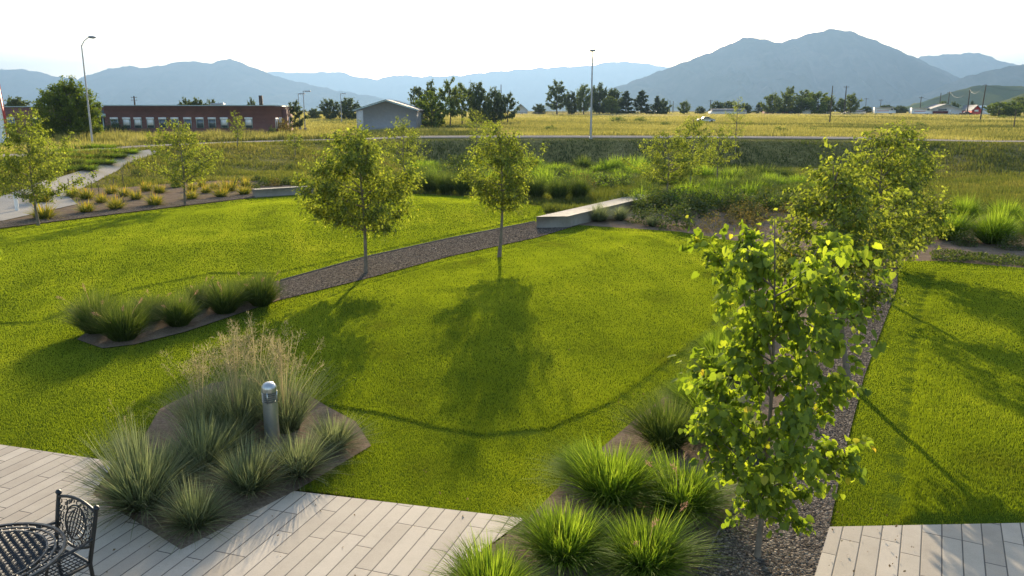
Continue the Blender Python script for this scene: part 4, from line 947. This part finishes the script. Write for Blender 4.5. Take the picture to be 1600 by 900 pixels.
# ------------------------------------------------------------------ utility poles
def upole(px, Y, top, label, arms=1, r=.16, lean=0, base=None):
    p = atY(px, Y); h = zat(p, top); t = tag(empty('utility_pole', p), label, 'utility pole', 'utility poles'); t.rotation_euler = (0, R(lean), 0)
    MB().tube([(0,0,-.2),(0,0,h)], [r*1.3, r*.8], 8).build('pole', M['wood'], t)
    for k in range(arms): MB().box((0,-.1,h-.5-k*1.0), (2.2,.12,.14)).build('crossarm', M['wood'], t)
    for k in range(arms):
        for x in (-.9, 0, .9): MB().lathe([(.05,0),(.07,.1),(.04,.2)], (x,-.1,h-.43-k), 8).build('insulator', M['darkslot'], t)
    return p+Vector((0, 0, h))
tips = {}
for px, Y, top, lab, ar, r in [(1296,210,134,'lone bare wooden pole standing in the meadow',0,.14),(1318,330,134,'wooden pole with stacked fittings before the small round tree',1,.22),
  (1336,250,95,'',0,0)][:2]+[(1351,420,153,'thin far pole between the van and the small round tree',1,.14),(1374,420,155,'thin far pole above the white trailer',1,.14),
  (1436,390,151,'pole with short crossarm above the white motorhome',1,.2),(1466,390,145,'plain pole left of the wide pale house roof ridge',0,.2),(1479,390,143,'pole with long crossarm above the wide pale house',1,.2),
  (1510,340,140,'tall pole right of the wide pale house',0,.22),(213,300,150,'pole with crossarm rising behind the brick building roof',2,.3),(1109,380,156,'far pole left of the white low building',1,.2),
  (1046,420,157,'left one of two thin far poles right of the conifers',0,.16),(1051,425,158,'right one of two thin far poles right of the conifers',0,.16),(783,360,132,'thin pole rising from the tree cluster',0,.2)]:
    tips[px] = upole(px, Y, top, lab, ar, r)
tips[1531] = upole(1531, 240, 132, 'tall leaning wooden pole in front of the red house', 0, .17, 2.5)
upole(1584, 175, 171, 'short wooden post standing in the meadow near the right border', 0, .1)
def wire(a, b, sag, label):
    P = [a.lerp(b, t)-Vector((0, 0, sag*4*t*(1-t))) for t in np.linspace(0, 1, 12)]
    tag(MB().tube([tuple(q) for q in P], .035, 4).build('power_line', M['darkslot']), label, 'power line', 'power lines')
wire(tips[1436], tips[1479], 2.5, 'sagging wire from the motorhome pole to the crossarm pole'); wire(tips[1479], tips[1510], 3.0, 'sagging wire over the wide pale house roof')
wire(tips[1510], tips[1531], 2.0, 'wire from the tall pole to the leaning pole'); wire(tips[1531], tips[1531]+Vector((60, 60, 2)), 2.0, 'wire leaving the leaning pole to the right border')
# ------------------------------------------------------------------ background trees
prd = [(0,.6),(.25,.95),(.55,1),(.8,.75),(1,.25)]; prc = [(0,1),(.5,.6),(1,.06)]; prt = [(0,.5),(.4,1),(.8,.8),(1,.4)]
PT = {
 'round': [tree_meshes(10, 1.5, 5.0, 7200, 0.56, 300+i, M['leaf_dark'], M['barkdark'], prd, nb=40, spread=.075, trunk_r=.3) for i in range(3)],
 'mid': [tree_meshes(10, 2.0, 4.6, 7200, 0.45, 310+i, M['leaf_mid'], M['barkdark'], prd, nb=40, spread=.07, trunk_r=.25) for i in range(3)],
 'lime': [tree_meshes(10, 1.2, 4.8, 6800, 0.50, 320+i, M['leaf_lime'], M['barkdark'], prd, nb=36, spread=.07, trunk_r=.25) for i in range(2)],
 'open': [tree_meshes(10, 3.0, 3.4, 4000, 0.45, 330+i, M['leaf_mid'], M['barkdark'], prt, nb=26, spread=.05, trunk_r=.22) for i in range(2)],
 'openD': [tree_meshes(10, 2.4, 3.4, 4400, 0.45, 335+i, M['leaf_dark'], M['barkdark'], prt, nb=26, spread=.05, trunk_r=.22) for i in range(2)],
 'pine': [tree_meshes(10, .8, 3.0, 5200, 0.45, 340+i, M['needle'], M['barkdark'], prc, nb=46, spread=.045, trunk_r=.2, up=-.1, wob=.3) for i in range(2)]}
HWD = {'round': 5.6, 'mid': 5.2, 'lime': 5.4, 'open': 3.9, 'openD': 3.9, 'pine': 3.1}
BT = [ # kind, px, Y, top row, halfwidth px, label
 ('round',30,160,148,26,'dark tree tops behind the left wing of the brick building'),
 ('lime',80,112,170,30,'low bright green tree below the large roadside tree'),
 ('round',292,170,151,14,'left tree top of the row behind the brick building roof'),('round',312,172,150,16,'middle tree top of the row behind the brick building roof'),('round',335,174,153,14,'right tree top of the row behind the brick building roof'),
 ('round',395,170,151,9,'single tree top behind the right end of the brick building roof'),
 ('openD',461,150,154,17,'dark ragged tree beside the two flat headed lamps'),('round',491,260,168,12,'low dark tree right of the two flat headed lamps'),('round',505,330,173,14,'distant low trees left of the round pair'),
 ('round',517,250,152,16,'left one of two round dark trees behind the flat headed lamp'),('round',545,252,151,19,'right one of two round dark trees behind the flat headed lamp'),
 ('openD',655,190,131,17,'ragged dark tree at the left end of the tree cluster by the shed'),('openD',673,195,122,14,'tall narrow tree of the cluster by the shed'),('lime',674,165,139,27,'bright yellow green tree in front of the cluster by the shed'),
 ('open',703,170,120,19,'tree with visible dark trunk in the cluster by the shed'),('open',722,185,122,17,'tall pale topped tree right of the one with the dark trunk'),('round',748,190,126,22,'broad grey green tree in the middle of the cluster'),
 ('round',773,195,135,20,'dark tree second from the right end of the cluster'),('openD',793,195,142,16,'ragged dark tree at the right end of the cluster'),
 ('round',843,340,161,12,'low round tree left of the lacy tall tree'),('openD',870,330,123,19,'tall lacy dark tree at the left end of the far row'),('round',893,335,140,14,'dark tree between the lacy tree and the slim lamp'),
 ('mid',912,330,128,15,'tall tree just left of the slim street lamp'),('round',936,335,129,18,'tall dark tree just right of the slim street lamp'),('round',957,340,136,17,'broad dark tree in the middle of the far row'),
 ('mid',955,320,148,13,'lower pale green tree in front of the far row'),('pine',978,335,139,16,'conifer third from the right in the far row'),('pine',1001,335,139,19,'wide conifer second from the right in the far row'),
 ('pine',1026,330,147,11,'dark pointed conifer at the right end of the far row'),('round',1035,335,153,12,'round dark tree leaning on the last conifer'),
 ('mid',1069,330,156,10,'round tree alone left of the pale car'),('round',1094,370,165,8,'small dark round tree above the pale car'),('round',1119,370,157,13,'round tree left behind the white low building'),('round',1138,375,156,14,'round tree right behind the white low building'),
 ('round',1163,380,160,13,'dark tree top beyond the right end of the white low building'),('pine',1185,380,158,9,'dark pointed tree right of the white low building'),
 ('mid',1205,345,144,16,'round green tree at the left end of the broad row'),('open',1232,360,130,10,'tall thin poplar rising above the broad row'),('mid',1225,350,142,16,'leafy tree below the tall poplar'),
 ('open',1255,360,136,14,'pale topped tree in the middle of the broad row'),('lime',1276,345,140,20,'bright broad tree left of the lone bare pole'),('mid',1250,348,150,14,'low tree filling the middle of the broad row'),('mid',1293,350,148,13,'small tree behind the lone bare pole'),
 ('mid',1313,345,151,10,'pale green tree left half of the small pair'),('mid',1328,345,144,13,'round tree right half of the small pair'),
 ('round',1352,420,165,12,'distant low trees between the thin far poles'),('round',1385,420,163,12,'distant low tree above the white trailer'),('round',1405,420,164,13,'distant low tree left of the motorhome'),('round',1378,415,163,6,'tiny dark tree right of a thin far pole'),
 ('round',1472,380,157,10,'dark tree behind the left roof slope of the wide pale house'),('round',1488,380,158,10,'dark tree behind the right roof slope of the wide pale house'),('pine',1516,380,156,6,'thin dark conifer behind the red house'),
 ('lime',1559,300,157,20,'bright rounded tree left half of the bushy pair near the right border'),('lime',1578,302,156,20,'bright rounded tree right half of the bushy pair near the right border'),('mid',1600,360,148,25,'olive tree on the slope at the right border'),
]
for i, (kd, px, Y, top, hw, lab) in enumerate(BT):
    p = atY(px, Y); h = zat(p, top); r_ = hw*mpp(p); tm = PT[kd][i % len(PT[kd])]
    put_tree('conifer' if kd == 'pine' else 'tree', tm, p-Vector((0, 0, .2)), lab, 'tree', 'background trees', g0.uniform(0, 6.28), (r_/HWD[kd], r_/HWD[kd], h/10.4))
p = atY(112, 104); h = zat(p, 123); tm = tree_meshes(h, 1.2, 41*mpp(p)*1.05, 30000, .24, 410, M['leaf_lime'], M['bark'], [(0,.75),(.3,1),(.6,.92),(.85,.65),(1,.25)], trunk_r=.2, nb=70, spread=.06, wob=.14, lq=.15)
put_tree('tree', tm, p-Vector((0, 0, .1)), 'large leafy roadside tree at left behind the street lamp', 'tree', 'background trees')
# meadow bushes
MBu = [shrub_mesh(500, 2.0, 1.5, .35, 250+i, M['leaf_mid']) for i in range(2)]
for i, (px, py, w, lab) in enumerate([(965,190,26,'long low grey green bush in the meadow left of centre'),(1000,190,22,'grey green bush right beside the long low one in the meadow'),(1040,196,20,'round green bush in the meadow near the dense young tree'),
   (1393,196,12,'dark upright weed bush behind the right tree row'),(1437,198,22,'weedy bush at the right of the tall tree row'),(1528,203,14,'small dark bush on the right meadow'),(1578,205,16,'low dark bush on the right meadow near the border'),(1566,184,14,'tiny dark bush on the far right meadow'),
   (860,203,22,'low dark bush in the meadow left of the slim lamp'),(1220,206,26,'long dark bush behind the road left of the right tree row'),(1270,206,24,'dark weedy bush behind the road close to the right tree row')]):
    p = at(px, py); s = mpp(p)*w/4.0; put('meadow_bush', MBu[i % 2], p, i, (s, s, s*.8), lab, 'bush', 'bushes in the meadow')
# tall yellow weeds in front of the building
wd = []
def weeds():
    g = np.random.default_rng(21); n = 26000; px = g.uniform(90, 560, n); Y = g.uniform(96, 118, n); x = (px-800)/F*(Y*.976+1); z = H(x, Y)
    k = (Y-ytop(x/Y)) > 6; x, Y, z = x[k], Y[k], z[k]; n = len(x); h = g.uniform(.5, 1.3, n)*(1+.4*noise(x, Y, 2)); a = g.uniform(0, 6.28, n); b = g.uniform(0, 6.28, n)
    V = np.empty((n, 3, 3)); V[:, 0] = np.stack([x-.06*np.cos(a), Y-.06*np.sin(a), z], 1); V[:, 1] = np.stack([x+.06*np.cos(a), Y+.06*np.sin(a), z], 1); V[:, 2] = np.stack([x+.25*h*np.cos(b), Y+.25*h*np.sin(b), z+h], 1)
    o = link('tall_weeds', mkmesh('tall_weeds', V.reshape(-1, 3), np.arange(n*3).reshape(-1, 3), np.repeat(.5+.2*noise(x, Y, 3)+g.normal(0, .15, n), 3), M['meadow'])); tag(o, 'tall yellow green weeds in front of the brick building', 'weeds', None, 'stuff')
weeds()
# ------------------------------------------------------------------ mountains
def mountain(name, D, prof, depth, m, seed, rough=1.0):
    px_, py_ = zip(*prof); n = 260; P = np.linspace(px_[0], px_[-1], n)
    c, s_ = math.cos(R(PITCH)), math.sin(R(PITCH)); rx = (P-800)/F*D*c*1.0
    yy = np.interp(P, px_, py_); g = np.random.default_rng(seed)
    b = (450-yy)/F; top = CAMH+D*(-s_+b*c)/(c+b*s_)
    e = sum(np.sin(P/w_*6.28+g.uniform(0, 6))*a_ for w_, a_ in ((34, .9), (19, .5), (11, .35), (6.3, .25)))*D/F*.75*rough
    X = (P-800)/F*D/(c+b*s_); top = np.maximum(top+e*np.clip((top-5)/(D*.02), 0, 1), 3)
    K = 40; t = np.linspace(-1, 1, K*2+1); V = []
    for k in t:
        f = (1-abs(k))**1.15; yk = D+k*depth
        rid = np.abs(noise(X/D*7000+seed*90, np.full(n, k*depth/D*7000*.35), 420))+.5*np.abs(noise(X/D*7000, np.full(n, k*depth/D*7000*.5), 150))
        z = top*f-(rid*top*.6)*np.sin(math.pi*min(1, abs(k)*1.0))**.7
        V.append(np.stack([X, np.full(n, yk), np.where(abs(k) > .999, -30, z)], 1))
    V = np.concatenate(V); I = np.arange(len(V)).reshape(len(t), n)
    Fq = np.stack([I[:-1, :-1], I[:-1, 1:], I[1:, 1:], I[1:, :-1]], -1).reshape(-1, 4)
    o = link(name, mkmesh(name, V, Fq, None, m, True)); o['kind'] = 'structure'
mountain('mountains', 17000, [(250,150),(330,125),(380,112),(430,112),(470,114),(530,112),(560,121),(590,124),(620,117),(660,120),(720,118),(760,113),(820,108),(870,105),(920,103),(958,96),(1000,98),(1050,106),(1120,120),(1250,150)], 2500, M['mount'], 1)
mountain('mountains', 9500, [(-700,150),(-400,128),(-200,118),(-60,112),(0,109),(30,108),(60,112),(80,118),(120,124),(160,110),(195,103),(230,106),(290,95),(330,99),(358,91),(400,107),(440,122),(520,140),(640,160),(700,168)], 2000, M['mount'], 2)
mountain('mountains', 9000, [(1330,140),(1400,110),(1440,88),(1480,85),(1530,82),(1560,94),(1590,102),(1660,104),(1760,110),(1900,150)], 1600, M['mount'], 5)
mountain('mountains', 6500, [(840,166),(920,150),(980,130),(1050,104),(1110,82),(1160,60),(1175,58),(1220,67),(1260,54),(1300,45),(1330,49),(1380,68),(1440,94),(1500,124),(1560,148),(1640,166)], 1800, M['mount'], 3)
mountain('mountains', 5000, [(1400,166),(1460,140),(1510,119),(1560,107),(1600,100),(1700,86),(1850,84),(2100,100),(2400,150)], 1300, M['mount'], 4)
mountain('hills', 1700, [(1405,170),(1440,160),(1470,149),(1500,140),(1530,133),(1570,134),(1600,135),(1700,128),(1900,135),(2200,166)], 400, M['hill'], 6, .5)
mountain('hills', 1000, [(1545,172),(1570,160),(1600,146),(1660,128),(1760,120),(1900,130),(2100,168)], 250, M['hill'], 7, .5)
# ------------------------------------------------------------------ haze
hb = MB().box((0, 9900, 580), (60000, 22000, 1170)).build('haze', None); hb['kind'] = 'stuff'
hb.data.materials.clear()
hm = bpy.data.materials.new('haze'); hm.use_nodes = True; hn = hm.node_tree; hn.nodes.clear()
pv = hn.nodes.new('ShaderNodeVolumePrincipled'); ho = hn.nodes.new('ShaderNodeOutputMaterial'); hn.links.new(pv.outputs[0], ho.inputs['Volume'])
pv.inputs['Color'].default_value = (.215, .345, .55, 1); pv.inputs['Density'].default_value = HAZE_DENSITY; pv.inputs['Anisotropy'].default_value = .35
hb.data.materials.append(hm)
